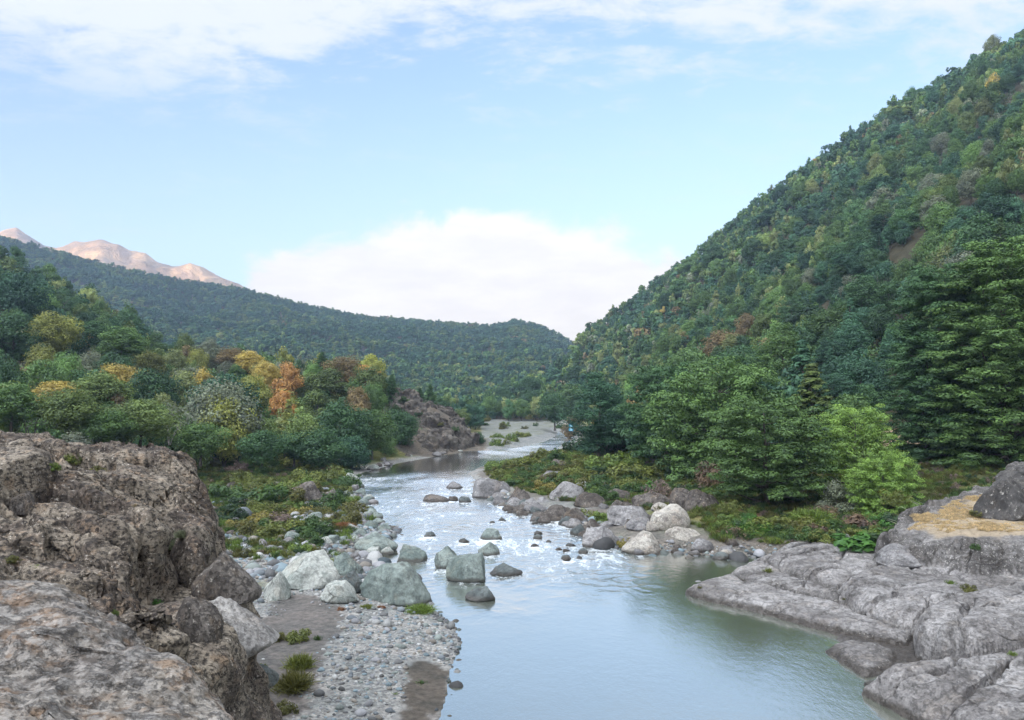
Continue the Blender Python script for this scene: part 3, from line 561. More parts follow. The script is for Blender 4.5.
def boulders():
    L = [ # px, foot row, width, height, material, seed, label
    (309,588,68,38,P_,1,'broad pale grey-green boulder with a crack across its rounded top'),
    (340,603,40,21,P_,2,'low pale wedge boulder at the foot of the big angular green one'),
    (349,593,30,22,W_,3,'small dark boulder wedged between two pale ones on the gravel edge'),
    (347,577,34,26,G_,4,'upright pale green boulder just right of the cracked pale boulder'),
    (396,604,76,43,G_,5,'largest angular green-grey boulder with a dark wet foot at the gravel bar'),
    (376,553,44,19,G_,6,'flat mossy green boulder among cobbles on the left shore'),
    (412,562,31,18,G_,7,'green boulder tapering to a point in shallow water'),
    (449,569,30,24,G_,8,'rounded green boulder leaning behind the big midstream one'),
    (466,582,41,30,G_,9,'big creased green boulder standing midstream with a brown waterline'),
    (480,601,31,14,W_,10,'low dark blue-green boulder nearest the calm water midstream'),
    (506,576,34,12,W_,11,'flat dark boulder in the rapids below the far bank'),
    (489,556,22,14,G_,12,'small peaked green boulder midstream with rusty foot'),
    (491,540,23,12,G_,13,'small domed boulder upstream of the peaked one'),
    (429,538,13,7,W_,14,'tiny dark rounded stone alone in the rapids'),
    (464,543,11,5,W_,15,'tiny dark flat stone in mid rapids'),
    (436,502,27,8,B_,16,'flat brown rock barely above the water upstream'),
    (453,501,11,5,B_,17,'small brown stone beside the flat brown rock'),
    (465,503,13,7,W_,18,'small dark stone at right of the flat brown rock'),
    (454,489,18,8,Y_,19,'lone grey dome in the bright upstream water'),
    (491,498,40,22,Y_,20,'big square grey boulder at the tip of the scrubby spit'),
    (519,505,24,20,B_,21,'brown boulder directly beside the big square grey one'),
    (501,505,18,10,Y_,22,'low grey rock in front of the spit boulders'),
    (517,508,20,11,Y_,23,'grey rock at the waterline below the spit'),
    (536,513,26,12,Y_,24,'long grey rock at the spit shoreline'),
    (556,521,36,17,B_,25,'dark brown broken rock jutting into the rapids'),
    (545,508,22,12,Y_,26,'rounded grey rock behind the brown shoreline rocks'),
    (574,523,24,16,B_,27,'brown weathered rock between shoreline boulders'),
    (567,500,36,20,Y_,28,'grey dome boulder half sunk in the spit scrub'),
    (587,492,26,11,P_,29,'white topped boulder showing above green scrub'),
    (590,507,34,16,B_,30,'speckled brown boulder below the white topped one'),
    (592,530,16,12,B_,31,'small brown stone at the edge of the rapids'),
    (622,503,34,15,B_,32,'dark boulder with white lichen flecks in the scrub'),
    (629,525,44,21,Y_,33,'smooth grey boulder with white patches above the rapids'),
    (668,530,44,27,T_,34,'big blocky tan boulder standing on the right bank'),
    (642,554,42,24,T_,35,'pale speckled boulder with black foot at the edge of the pool'),
    (685,547,42,21,T_,36,'creamy white pitted boulder beside the pool inlet'),
    (600,548,38,23,Y_,37,'layered grey boulder where rapids meet the right bank'),
    (640,530,28,14,Y_,38,'grey boulder tucked behind the pale speckled one'),
    (702,552,24,14,Y_,39,'small grey boulder at right of the creamy pitted one'),
    (660,542,20,14,W_,40,'dark wedge stone between the two pale boulders'),
    (702,515,40,28,B_,41,'tall dark lichen covered boulder behind the bank'),
    (683,510,28,24,B_,42,'mottled dark boulder streaked with white lichen'),
    (652,508,40,18,B_,43,'long brown boulder behind the blocky tan one'),
    (722,520,26,14,B_,44,'low dark boulder at the foot of the layered tree'),
    (557,468,18,10,B_,45,'dark boulder sticking up behind the spit near the bright river'),
    (553,478,20,8,Y_,46,'blue-grey boulder in the middle of the spit scrub'),
    (307,503,38,23,B_,47,'rounded mauve-brown boulder among the left bank bushes'),
    (331,505,18,18,B_,48,'upright dark boulder leaning by the mauve-brown one'),
    (315,521,18,9,G_,49,'blue-grey pair-like boulder in the left bank scrub'),
    (247,510,22,12,B_,50,'purplish boulder in scrub behind the near outcrop'),
    (234,494,16,14,B_,51,'dark boulder beside a bush left of the mauve boulder'),
    (373,470,13,6,P_,52,'pale round stone at the upstream edge of the left bank'),
    (289,544,14,7,Y_,53,'grey stone lying before the cracked pale boulder'),
    (277,600,28,30,P_,54,'pale leaning boulder touching the foot of the near outcrop'),
    (262,547,18,8,Y_,55,'flat grey stone on cobbles beside the outcrop'),
    ]
    for (px, py, w, h, m, sd, lab) in L:
        cuts = 8 if m in (G_, P_, W_) else 7
        put_boulder(px, py, w, h, m, sd * 7 + 3, words=lab, cuts=cuts, z=(0 if (420 < px < 515 or px == 412) else None))
    # slab and block perched on the near outcrop's flank
    put_boulder(244, 650, 76, 72, S_, 901, z=7.9, Y=19.0, words='angular pale grey slab tipped against the near outcrop', cuts=13, deep=1.1, rot=0, tilt=-.25)
    put_boulder(226, 592, 66, 50, B_, 911, z=9.0, Y=19.8, words='dark square block jutting out from the near outcrop', cuts=14, deep=1.0, rot=0, rough=.7, tilt=.12)
    put_boulder(196, 622, 58, 52, B_, 917, z=8.9, Y=16.6, words='dark brown block below the jutting one in the outcrop cleft', cuts=12, deep=.9)
    put_boulder(258, 668, 40, 26, W_, 921, z=6.6, Y=20.5, words='dark grey rubble block under the tipped pale slab', cuts=12, deep=1.0)
    put_boulder(22, 512, 26, 24, B_, 923, z=11.15, Y=20.0, words='rounded stone lodged in the dark hollow of the outcrop', cuts=9)
    put_boulder(1006, 533, 60, 46, M_BLACK, 931, z=5.0, Y=60, taper=.02, words='large black lichened boulder resting on the dry grass ledge', cuts=12, deep=.9)
    put_boulder(1030, 508, 66, 26, M_BLACK, 937, z=7.1, Y=63, taper=.02, words='flat dark boulder stacked above the black lichened one', cuts=12, deep=.9)
    put_boulder(905, 582, 48, 22, Y_, 941, z=2.0, Y=57.5, words='broken grey block under the tip of the grassy ledge', cuts=12, deep=.9)
    # many smaller stones along the banks
    r = random.Random(5)
    def along(pts, n, wr, off, mats, zone, hr=(.4, .65)):
        seg = []; 
        for k in range(n):
            i = r.randrange(len(pts) - 1); t = r.random(); px = lerp(pts[i][0], pts[i + 1][0], t) + r.uniform(*off[0]); py = lerp(pts[i][1], pts[i + 1][1], t) + r.uniform(*off[1])
            sc = (py - HY) / 130; w = r.uniform(*wr) * (.5 + .5 * sc); put_boulder(px, py, w, w * r.uniform(*hr), r.choice(mats), r.randrange(1, 90), uniq=False, zone=zone, rot=r.uniform(-.6, .6) + r.choice((0, math.pi)), deep=r.uniform(.7, 1.0), group=None)
    along([(500,504),(520,512),(548,519),(575,525),(588,541)], 40, (8, 20), ((-4, 8), (-8, 6)), [Y_, B_, B_, W_], 'on the spit shoreline')
    along([(600,549),(640,556),(665,555),(700,556),(738,561)], 22, (7, 17), ((-4, 8), (-9, 3)), [Y_, T_, B_, Y_, W_], 'along the pool inlet')
    along([(600,520),(650,524),(700,530),(735,545)], 46, (9, 22), ((-8, 8), (-14, 8)), [Y_, B_, B_, T_], 'on the right bank below the trees')
    along([(357,480),(365,500),(374,520),(395,530)], 26, (8, 19), ((-20, 3), (-7, 6)), [Y_, G_, P_, G_], 'along the left shore above the cobbles')
    along([(368,471),(400,463),(440,456),(476,449)], 26, (5, 12), ((-6, 4), (-5, 1)), [Y_, P_, Y_, B_], 'at the foot of the far left cliff')
    along([(300,545),(340,540),(380,556)], 20, (8, 17), ((-14, 10), (-14, 8)), [Y_, G_, Y_, P_], 'among the left bank cobbles')
    along([(520,516),(560,530),(600,552)], 14, (5, 12), ((-30, -2), (0, 20)), [W_, B_, W_], 'standing in the right side rapids')
    along([(235,530),(290,520),(330,480)], 16, (8, 16), ((-14, 14), (-12, 12)), [Y_, B_, P_], 'in the left bank scrub')
    along([(860,676),(900,703),(930,718)], 12, (4, 10), ((-6, 6), (-3, 2)), [W_, P_], 'at the lower edge of the rock shelf', (.4, .6))
boulders()
build_water()
# ------------------------------------------------------------------ leaves, trunks, tree kinds
def unit(v): return v / (np.linalg.norm(v, axis=-1, keepdims=True) + 1e-9)
def leaf_quads(P, N, size, asp, r, cv):
    n = len(P); t = unit(np.cross(N, r.normal(size=(n, 3)))); b = np.cross(N, t); s = size * r.uniform(.65, 1.35, (n, 1))
    V = np.stack([P - t * s * asp, P + b * s * .55 - N * s * .12, P + t * s * asp, P - b * s * .55 - N * s * .12], 1).reshape(-1, 3)
    return V, np.arange(4 * n).reshape(-1, 4), np.repeat(cv, 4)
def clumps(C, rad, n, leaf, r, flat=1.0, up=.35, asp=.9, spread=.55):
    """C (k,3) clump centres, rad (k,3) radii, n leaves each"""
    k = len(C); d = unit(r.normal(size=(k, n, 3))); rr = r.uniform(.35, 1, (k, n, 1)) ** .5
    P = C[:, None] + d * rr * rad[:, None]
    N = unit(d * 1.25 + r.normal(size=(k, n, 3)) * spread * .75 + np.array([0, 0, up * (2 - flat)]))
    cv = np.clip(r.uniform(.15, .75, (k, 1)) + r.normal(size=(k, n)) * .12, 0, 1)
    return leaf_quads(P.reshape(-1, 3), N.reshape(-1, 3), leaf, asp, r, cv.ravel())
def tube(path, rad, sides=6):
    path = np.array(path, float); n = len(path); d = np.gradient(path, axis=0); d = unit(d); ref = np.array([.31, .95, .05])
    a = unit(np.cross(d, ref)); b = np.cross(d, a); an = np.linspace(0, 2 * math.pi, sides, endpoint=False)
    V = path[:, None] + (a[:, None] * np.cos(an)[None, :, None] + b[:, None] * np.sin(an)[None, :, None]) * np.array(rad)[:, None, None]
    V = V.reshape(-1, 3); Fc = []
    for i in range(n - 1):
        for j in range(sides):
            k = (j + 1) % sides; Fc.append((i * sides + j, i * sides + k, (i + 1) * sides + k, (i + 1) * sides + j))
    return V, np.array(Fc)
def join(parts):
    Vs, Fs, o = [], [], 0
    for V, Fc in parts: Vs.append(V); Fs.append(Fc + o); o += len(V)
    return np.concatenate(Vs), np.concatenate(Fs)
def trunk_parts(h, r0, tips, r, lean=.04, top=.8, sides=7):
    n = 8; zs = np.linspace(-.6, h * top, n); w = np.cumsum(r.normal(size=(n, 2)) * lean * h / n, 0); w -= w[0]
    path = np.column_stack([w, zs]); rads = r0 * (1 - .85 * np.linspace(0, 1, n)) ; rads[0] *= 1.35
    parts = [tube(path, rads, sides)]
    for t in tips:
        zb = max(.12 * h, min(t[2] - .22 * np.hypot(t[0], t[1]) - .05 * h, h * top * .92)); k = np.interp(zb, zs, np.arange(n)); b = np.array([np.interp(zb, zs, path[:, 0]), np.interp(zb, zs, path[:, 1]), zb])
        rb = np.interp(zb, zs, rads) * .5; mid = (b + t) / 2 + r.normal(size=3) * .04 * h + np.array([0, 0, -.02 * h])
        parts.append(tube([b, mid, t], [rb, rb * .6, rb * .2], 5))
    return parts
def build_proto(name, V, Fc, cv, trunk, bark=None):
    c = mesh_np(name + '_crown', V, Fc, False, {'cv': cv}, [LEAF]); t = mesh_np(name + '_trunk', trunk[0], trunk[1], True, {'cv': np.zeros(len(trunk[0]))}, [bark or BARK]); return dict(name=name, crown=c, trunk=t)
def round_tree(name, seed, h=10, w=8, nc=44, nl=110, leaf=.26, base=.22, top_pow=1.0, cr=.20, trunk_r=.022, squash=.75, bark=None):
    r = np.random.default_rng(seed); d = unit(r.normal(size=(nc, 3))); q = r.uniform(.35, 1, nc) ** .45
    lob = 1 + .28 * fbm(d * 1.4 + seed, 2)
    cz = h * (base + 1) / 2; rz = h * (1 - base) / 2
    C = d * (q * lob)[:, None] * np.array([w / 2 * .80, w / 2 * .80, rz * .86]); C[:, 2] += cz
    prof = np.clip(1 - np.clip((C[:, 2] - cz) / rz, 0, 1) ** 2 * .35 * top_pow, .3, 1); C[:, 0] *= prof; C[:, 1] *= prof
    rad = (r.uniform(.7, 1.3, (nc, 1)) * cr * w) * np.array([[1, 1, squash]])
    V, Fc, cv = clumps(C, rad, nl, leaf, r)
    tips = C[r.permutation(nc)[:10]] * np.array([.8, .8, 1]); 
    return build_proto(name, V, Fc, cv, join(trunk_parts(h, h * trunk_r, tips, r)), bark)
def layered_tree(name, seed, h=14, w=15, whorls=11, nl=70, leaf=.2, base=.16, shape='dome', trunk_r=.028, up=.12, dens=1.0):
    r = np.random.default_rng(seed); C = []; rad = []; tips = []
    for k in range(whorls):
        f = (k + r.uniform(-.3, .3)) / (whorls - 1); f = min(max(f, 0), 1); z = h * (base + (1 - base) * f * .97)
        if shape == 'dome': rr = w / 2 * math.sqrt(max(.10, 1 - (abs(f - .42) / .66) ** 2.8))
        elif shape == 'cone': rr = w / 2 * (1.02 - f) ** .8
        else: rr = w / 2 * (math.sin(math.pi * min(1, .2 + .70 * f)) ** .5)
        nb = max(3, int((5 + 5 * rr / (w / 2)) * dens)); a0 = r.uniform(0, 6.28)
        for j in range(nb):
            a = a0 + j * 2 * math.pi / nb + r.uniform(-.3, .3); L = rr * r.uniform(.68, 1.1); dr = np.array([math.cos(a), math.sin(a)])
            tips.append([dr[0] * L * .8, dr[1] * L * .8, z + up * L * .8 - .1])
            npad = max(2, int(L / (w * .075)))
            for q in range(npad):
                s = L * (.32 + .68 * (q + 1) / npad); side = r.normal() * .10 * L; pr = w * .075 * r.uniform(.75, 1.25)
                C.append([dr[0] * s - dr[1] * side, dr[1] * s + dr[0] * side, z + up * s - .03 * s * s / w + r.normal() * h * .022]); rad.append([pr, pr, pr * .38])
    C = np.array(C); rad = np.array(rad); V, Fc, cv = clumps(C, rad, nl, leaf, r, flat=.6, up=.9, spread=.3)
    t = np.array(tips)[r.permutation(len(tips))[:26]]
    return build_proto(name, V, Fc, cv, join(trunk_parts(h, h * trunk_r, t, r, .05, .92)))
def branches(p, d, L, rad, depth, r, out):
    m = p + d * L * .5 + r.normal(size=3) * L * .06; e = p + d * L + r.normal(size=3) * L * .1; out.append(tube([p, m, e], [rad, rad * .8, rad * .5], 4))
    if depth == 0: return [e]
    tips = []
    for k in range(3 if depth > 1 else 4):
        nd = unit(d + r.normal(size=3) * .55 + np.array([0, 0, .12])); tips += branches(e if k else m, nd, L * r.uniform(.55, .8), rad * .5, depth - 1, r, out)
    return tips
def bare_tree(name, seed, h=9):
    r = np.random.default_rng(seed); out = []; tips = []
    for k in range(3): tips += branches(np.array([0, 0, -.3]) + r.normal(size=3) * .15, unit(np.array([r.normal() * .25, r.normal() * .25, 1.])), h * .34, h * .013, 3, r, out)
    tips = np.array(tips); V, Fc, cv = clumps(tips, np.full((len(tips), 3), .05 * h), 9, .13, r)
    return build_proto(name, V, Fc, cv, join(out), PALE_BARK)
NEAR = {}
NEAR['round'] = [round_tree('round_tree', 1, 10, 8.4, 60, 150, .19), round_tree('round_tree', 2, 10, 7.2, 54, 150, .19, top_pow=1.4), round_tree('round_tree', 3, 10, 9.4, 64, 140, .2, base=.15, cr=.17), round_tree('round_tree', 4, 10, 6.4, 50, 150, .18, base=.1, top_pow=2.0, cr=.2)]
NEAR['layer'] = [layered_tree('layered_tree', 5, 13, 14, 12, 80, .17), layered_tree('layered_tree', 6, 14, 13, 12, 80, .17, base=.24, up=.05), layered_tree('layered_tree', 7, 12, 15, 10, 90, .17, base=.1)]
NEAR['tall'] = [layered_tree('tall_tree', 8, 26, 12, 26, 120, .14, base=.05, shape='tall', up=.0, dens=1.2), round_tree('tall_tree', 9, 26, 14, 210, 200, .16, base=.04, cr=.13, top_pow=1.6, squash=.6), round_tree('tall_tree', 10, 22, 9, 140, 200, .15, base=.04, cr=.15, top_pow=2.2, squash=.7)]
NEAR['cone'] = [layered_tree('conifer', 11, 12, 5.5, 17, 50, .17, base=.08, shape='cone', up=-.12), layered_tree('conifer', 12, 13, 6.5, 16, 50, .17, base=.05, shape='cone', up=-.05)]
NEAR['bare'] = [bare_tree('bare_tree', 13), bare_tree('bare_tree', 14, 8)]
def far_proto(seed, w, h, nc, nl, leaf, **k): return round_tree('wood', seed, h, w, nc, nl, leaf, **k)
MIDP = [far_proto(21, 8.4, 10, 30, 60, .36, base=.1), far_proto(22, 7, 11, 28, 60, .36, base=.05, top_pow=1.6), far_proto(23, 9.2, 9.5, 34, 56, .38, base=.1, cr=.18), far_proto(24, 6, 11.5, 28, 55, .34, base=.05, top_pow=2.2)]
FARP = [far_proto(31, 9, 10, 16, 22, .8, base=.1), far_proto(32, 7.5, 11, 15, 22, .75, base=.1, top_pow=1.6), far_proto(33, 10, 9, 17, 22, .8, base=.1)]

HERO = {}
def scatter(name, pts, rotz, scl, idx, tint, protos, label, kind='stuff', tilt=None, parent=None):
    """one object; the meshes in protos set out by geometry nodes on its points"""
    pc = bpy.data.collections.new(name + '_kinds')
    for k, me in enumerate(protos):
        o = bpy.data.objects.new('%s_kind_%02d' % (name, k), me); pc.objects.link(o)
    n = len(pts); me = bpy.data.meshes.new(name); me.vertices.add(n); me.vertices.foreach_set('co', np.asarray(pts, np.float32).ravel())
    rot = np.zeros((n, 3), np.float32); rot[:, 2] = rotz
    if tilt is not None: rot[:, :2] = tilt
    s = np.asarray(scl, np.float32); s = np.repeat(s[:, None], 3, 1) if s.ndim == 1 else s
    for nm, arr in (('rot', rot), ('scl', s)):
        a = me.attributes.new(nm, 'FLOAT_VECTOR', 'POINT'); a.data.foreach_set('vector', np.ascontiguousarray(arr, np.float32).ravel())
    a = me.attributes.new('idx', 'INT', 'POINT'); a.data.foreach_set('value', np.asarray(idx, np.int32))
    t = np.ones((n, 4), np.float32); t[:, :3] = tint; a = me.attributes.new('tint', 'FLOAT_COLOR', 'POINT'); a.data.foreach_set('color', t.ravel())
    me.update(); ob = link(name, me); tag(ob, label, kind=kind)
    ng = bpy.data.node_groups.new(name, 'GeometryNodeTree'); ng.interface.new_socket('Geometry', in_out='INPUT', socket_type='NodeSocketGeometry'); ng.interface.new_socket('Geometry', in_out='OUTPUT', socket_type='NodeSocketGeometry')
    gi = ng.nodes.new('NodeGroupInput'); go = ng.nodes.new('NodeGroupOutput'); ip = ng.nodes.new('GeometryNodeInstanceOnPoints'); ci = ng.nodes.new('GeometryNodeCollectionInfo')
    ci.inputs['Collection'].default_value = pc; ci.inputs['Separate Children'].default_value = True; ci.inputs['Reset Children'].default_value = True
    def na(nm, ty):
        q = ng.nodes.new('GeometryNodeInputNamedAttribute'); q.data_type = ty; q.inputs[0].default_value = nm; return q.outputs[0]
    ip.inputs['Pick Instance'].default_value = True
    ng.links.new(gi.outputs[0], ip.inputs['Points']); ng.links.new(ci.outputs[0], ip.inputs['Instance']); ng.links.new(na('idx', 'INT'), ip.inputs['Instance Index'])
    er = ng.nodes.new('FunctionNodeEulerToRotation'); ng.links.new(na('rot', 'FLOAT_VECTOR'), er.inputs[0]); ng.links.new(er.outputs[0], ip.inputs['Rotation']); ng.links.new(na('scl', 'FLOAT_VECTOR'), ip.inputs['Scale'])
    ng.links.new(ip.outputs[0], go.inputs[0]); md = ob.modifiers.new('scatter', 'NODES'); md.node_group = ng
    return ob
def merged(p):
    """crown and trunk in one mesh, for the woods"""
    import bmesh
    me = p['crown'].copy(); bm = bmesh.new(); bm.from_mesh(me); bm.from_mesh(p['trunk']); bm.to_mesh(me); bm.free()
    return me

KIND_WORDS = {'round': 'round-crowned tree', 'layer': 'wide layered tree', 'tall': 'tall tree', 'cone': 'pointed tree', 'bare': 'bare thin-branched tree'}
TINTS = {'dark green': (.030, .062, .026), 'deep blue-green': (.026, .060, .036), 'mid green': (.050, .088, .028), 'olive green': (.070, .098, .032), 'yellow-green': (.125, .135, .036), 'yellow': (.22, .175, .05), 'orange': (.25, .14, .05), 'rusty brown': (.105, .08, .042), 'pale olive': (.11, .13, .052), 'grey-green': (.10, .115, .085), 'bright green': (.08, .15, .03), 'lime green': (.095, .155, .035)}
TREES = []   # dict(x,y,z,h,w,kind,tint,color,label)
def hero(px, base, top, w, Y, kind, color, label, var=None):
    z = EYE - (base - HY) / F * Y; x = (px - CX) / F * Y
    TREES.append(dict(x=x, y=Y, z=z - .3, h=(base - top) / F * Y + .3, w=w / F * Y, kind=kind, color=color, label=label, hero=True, var=var))
def heroes():
    H = hero
    # right bank
    H(597,457,371,58,150,'tall','deep blue-green','dark dense tree nearest the upstream river bend on the right bank',2)
    H(634,468,398,58,158,'round','dark green','green tree right beside the dark one at the bend',0)
    H(668,478,362,84,128,'layer','dark green','broad dark layered tree leaning over the right bank scrub',1)
    H(722,496,356,128,112,'layer','mid green','widest dark green layered tree in the middle of the right bank',0)
    H(767,516,395,108,87,'layer','mid green','green layered tree standing nearest the pool in front of the widest one',1)
    H(700,470,385,60,135,'layer','mid green','layered tree showing between the two widest ones',2)
    H(855,500,403,86,90,'layer','lime green','bright yellow-green layered tree beside the dry clearing',2)
    H(884,528,448,62,80,'layer','lime green','low bright green layered tree on the bank above the shelf',0)
    H(837,540,478,36,82,'round','grey-green','slim grey-green young tree on the grassy bank',3)
    H(940,482,262,92,104,'tall','dark green','very tall black-green tree reaching highest at the edge of the slope',0)
    H(1004,492,236,128,98,'tall','mid green','huge green tree with lighter top at the right margin',0)
    H(1062,500,240,110,100,'tall','dark green','huge dark tree cut by the right margin',1)
    H(392,463,424,34,203,'round','dark green','dark tree on the shore between cliff and wood',2)
    H(380,466,432,30,190,'round','mid green','small green tree at the waterside below the left wood',0)
    H(405,458,430,22,212,'round','dark green','dark bush-sized tree against the far cliff',1)
    H(1120,500,230,120,104,'tall','olive green','huge olive tree beyond the right margin',2)
    H(782,418,322,62,165,'tall','mid green','tall green tree above the widest layered tree',2)
    H(752,405,340,60,185,'round','dark green','dark rounded tree up the slope behind the layered trees',0)
    H(822,398,286,58,250,'layer','deep blue-green','blue-black layered tree midway up the slope',1)
    H(848,410,318,62,205,'round','olive green','olive topped tree below the blue-black one',1)
    H(876,440,342,60,160,'round','mid green','green tree uphill of the dry clearing',0)
    H(900,410,318,60,180,'round','pale olive','pale olive tree over the dry clearing',2)
    H(812,446,372,54,140,'round','yellow-green','yellowish tree between the layered trees and clearing',3)
    H(775,400,352,40,190,'round','rusty brown','rusty brown tree above the layered trees',3)
    H(722,372,328,40,260,'round','rusty brown','brown tinged tree on the lower right slope',0)
    H(845,462,398,58,120,'round','dark green','dark tree behind the bright yellow-green one',2)
    H(925,300,250,52,260,'round','olive green','olive tree standing behind the tallest trees',0)
    H(905,345,285,56,220,'round','mid green','mid green tree behind the very tall black-green one',1)
    H(960,262,205,60,240,'round','rusty brown','brown tinted tree peeping over the tallest trees',1)
    H(640,440,385,44,200,'round','dark green','dark round tree behind the tree at the bend',0)
    H(555,428,392,34,330,'round','dark green','far dark tree beside the bright upstream gravel',0)
    H(652,446,396,30,140,'bare','grey-green','pale leafless tree standing behind the tree at the bend',0)
    H(529,398,376,24,500,'round','dark green','dark flat-topped tree on the far bare cliff')
    H(571,441,415,18,290,'round','rusty brown','small reddish tree beside the blue far post',3)
    # left bank
    H(262,468,429,42,142,'round','dark green','round dark green tree alone at the edge of the left scrub',2)
    H(294,463,430,38,150,'round','dark green','dark tree right of the round lone one',0)
    H(222,444,372,62,172,'round','deep blue-green','broad blue-green tree in the middle of the left wood',2)
    H(182,440,368,34,185,'round','pale olive','pale yellowish pointed tree left of the golden one',3)
    H(205,435,366,32,188,'round','yellow','golden yellow tree in the left wood',3)
    H(252,425,372,36,190,'round','yellow-green','yellow-green tree in the left wood centre',0)
    H(287,410,360,28,205,'round','orange','bright orange tree at the crest of the left wood',3)
    H(283,432,388,26,180,'round','orange','smaller orange tree below the bright orange one',3)
    H(266,392,360,26,215,'round','yellow','small amber tree beside the bright orange one',2)
    H(233,372,346,30,245,'round','rusty brown','brown-orange tree near the top of the left wood',0)
    H(249,378,350,28,240,'round','yellow','dull gold tree on the left wood crest',1)
    H(52,362,309,46,190,'round','yellow-green','pale yellow-green round tree on the left slope',0)
    H(122,366,326,44,200,'round','mid green','green round tree right of the pale yellow-green one',1)
    H(88,352,320,44,215,'round','dark green','dark tree between the two lighter round trees',2)
    H(20,330,268,46,235,'round','deep blue-green','blue-green tree at the left margin slope',0)
    H(62,420,380,64,150,'round','yellow','wide ochre yellow tree at the foot of the left slope',2)
    H(100,418,372,54,150,'round','olive green','olive tree among ochre ones behind the outcrop',1)
    H(18,400,366,50,165,'round','rusty brown','brownish tree at the left margin above the outcrop',2)
    H(118,400,362,44,175,'round','yellow','yellow-orange tree above the bare patch',0)
    H(30,445,388,62,120,'bare','grey-green','grey half-bare tree behind the outcrop at left',0)
    H(70,440,385,56,118,'round','olive green','low olive tree overhanging the outcrop skyline',0)
    H(140,448,398,64,125,'round','olive green','olive brown tree behind the outcrop centre',2)
    H(170,440,400,50,140,'bare','grey-green','leafless grey tree left of the blue-green one',1)
    H(12,436,382,50,116,'round','mid green','green tree touching the outcrop at the left margin',1)
    H(112,446,408,48,120,'round','mid green','low green tree close behind the outcrop')
    H(200,462,420,48,130,'round','mid green','low green tree under the blue-green one',0)
    H(318,440,388,40,190,'round','olive green','olive tree right of the small orange one',3)
    H(345,392,354,38,225,'round','rusty brown','dark rusty tree on the left wood skyline',0)
    H(322,382,352,22,228,'cone','dark green','thin dark pointed tree beside the rusty one')
    H(362,398,364,30,225,'round','orange','russet tree right of the dark rusty one',2)
    H(378,402,372,24,228,'round','dark green','dark green tree above the far cliff',3)
    H(392,404,374,16,232,'cone','dark green','narrow spire-like tree above the far cliff',0)
    H(430,416,384,18,236,'cone','dark green','dark pointed tree on the top of the far cliff',1)
    H(420,408,388,14,240,'cone','dark green','small spire beside the pointed tree on the cliff',0)
    H(478,450,431,14,236,'round','dark green','dark bush-like tree at the tip of the far cliff',0)
    H(342,462,400,54,170,'round','dark green','dark tree above the upper left shore',2)
    H(372,458,405,44,180,'round','mid green','green tree leaning to the river above the shore stones',0)
    H(320,478,425,50,150,'round','dark green','deep green tree behind the mauve-brown boulder',0)
    H(398,450,408,40,200,'round','dark green','dark tree at the near end of the far cliff',2)
    H(352,478,435,36,158,'round','deep blue-green','blue-green tree close to the waterside stones',1)
heroes()
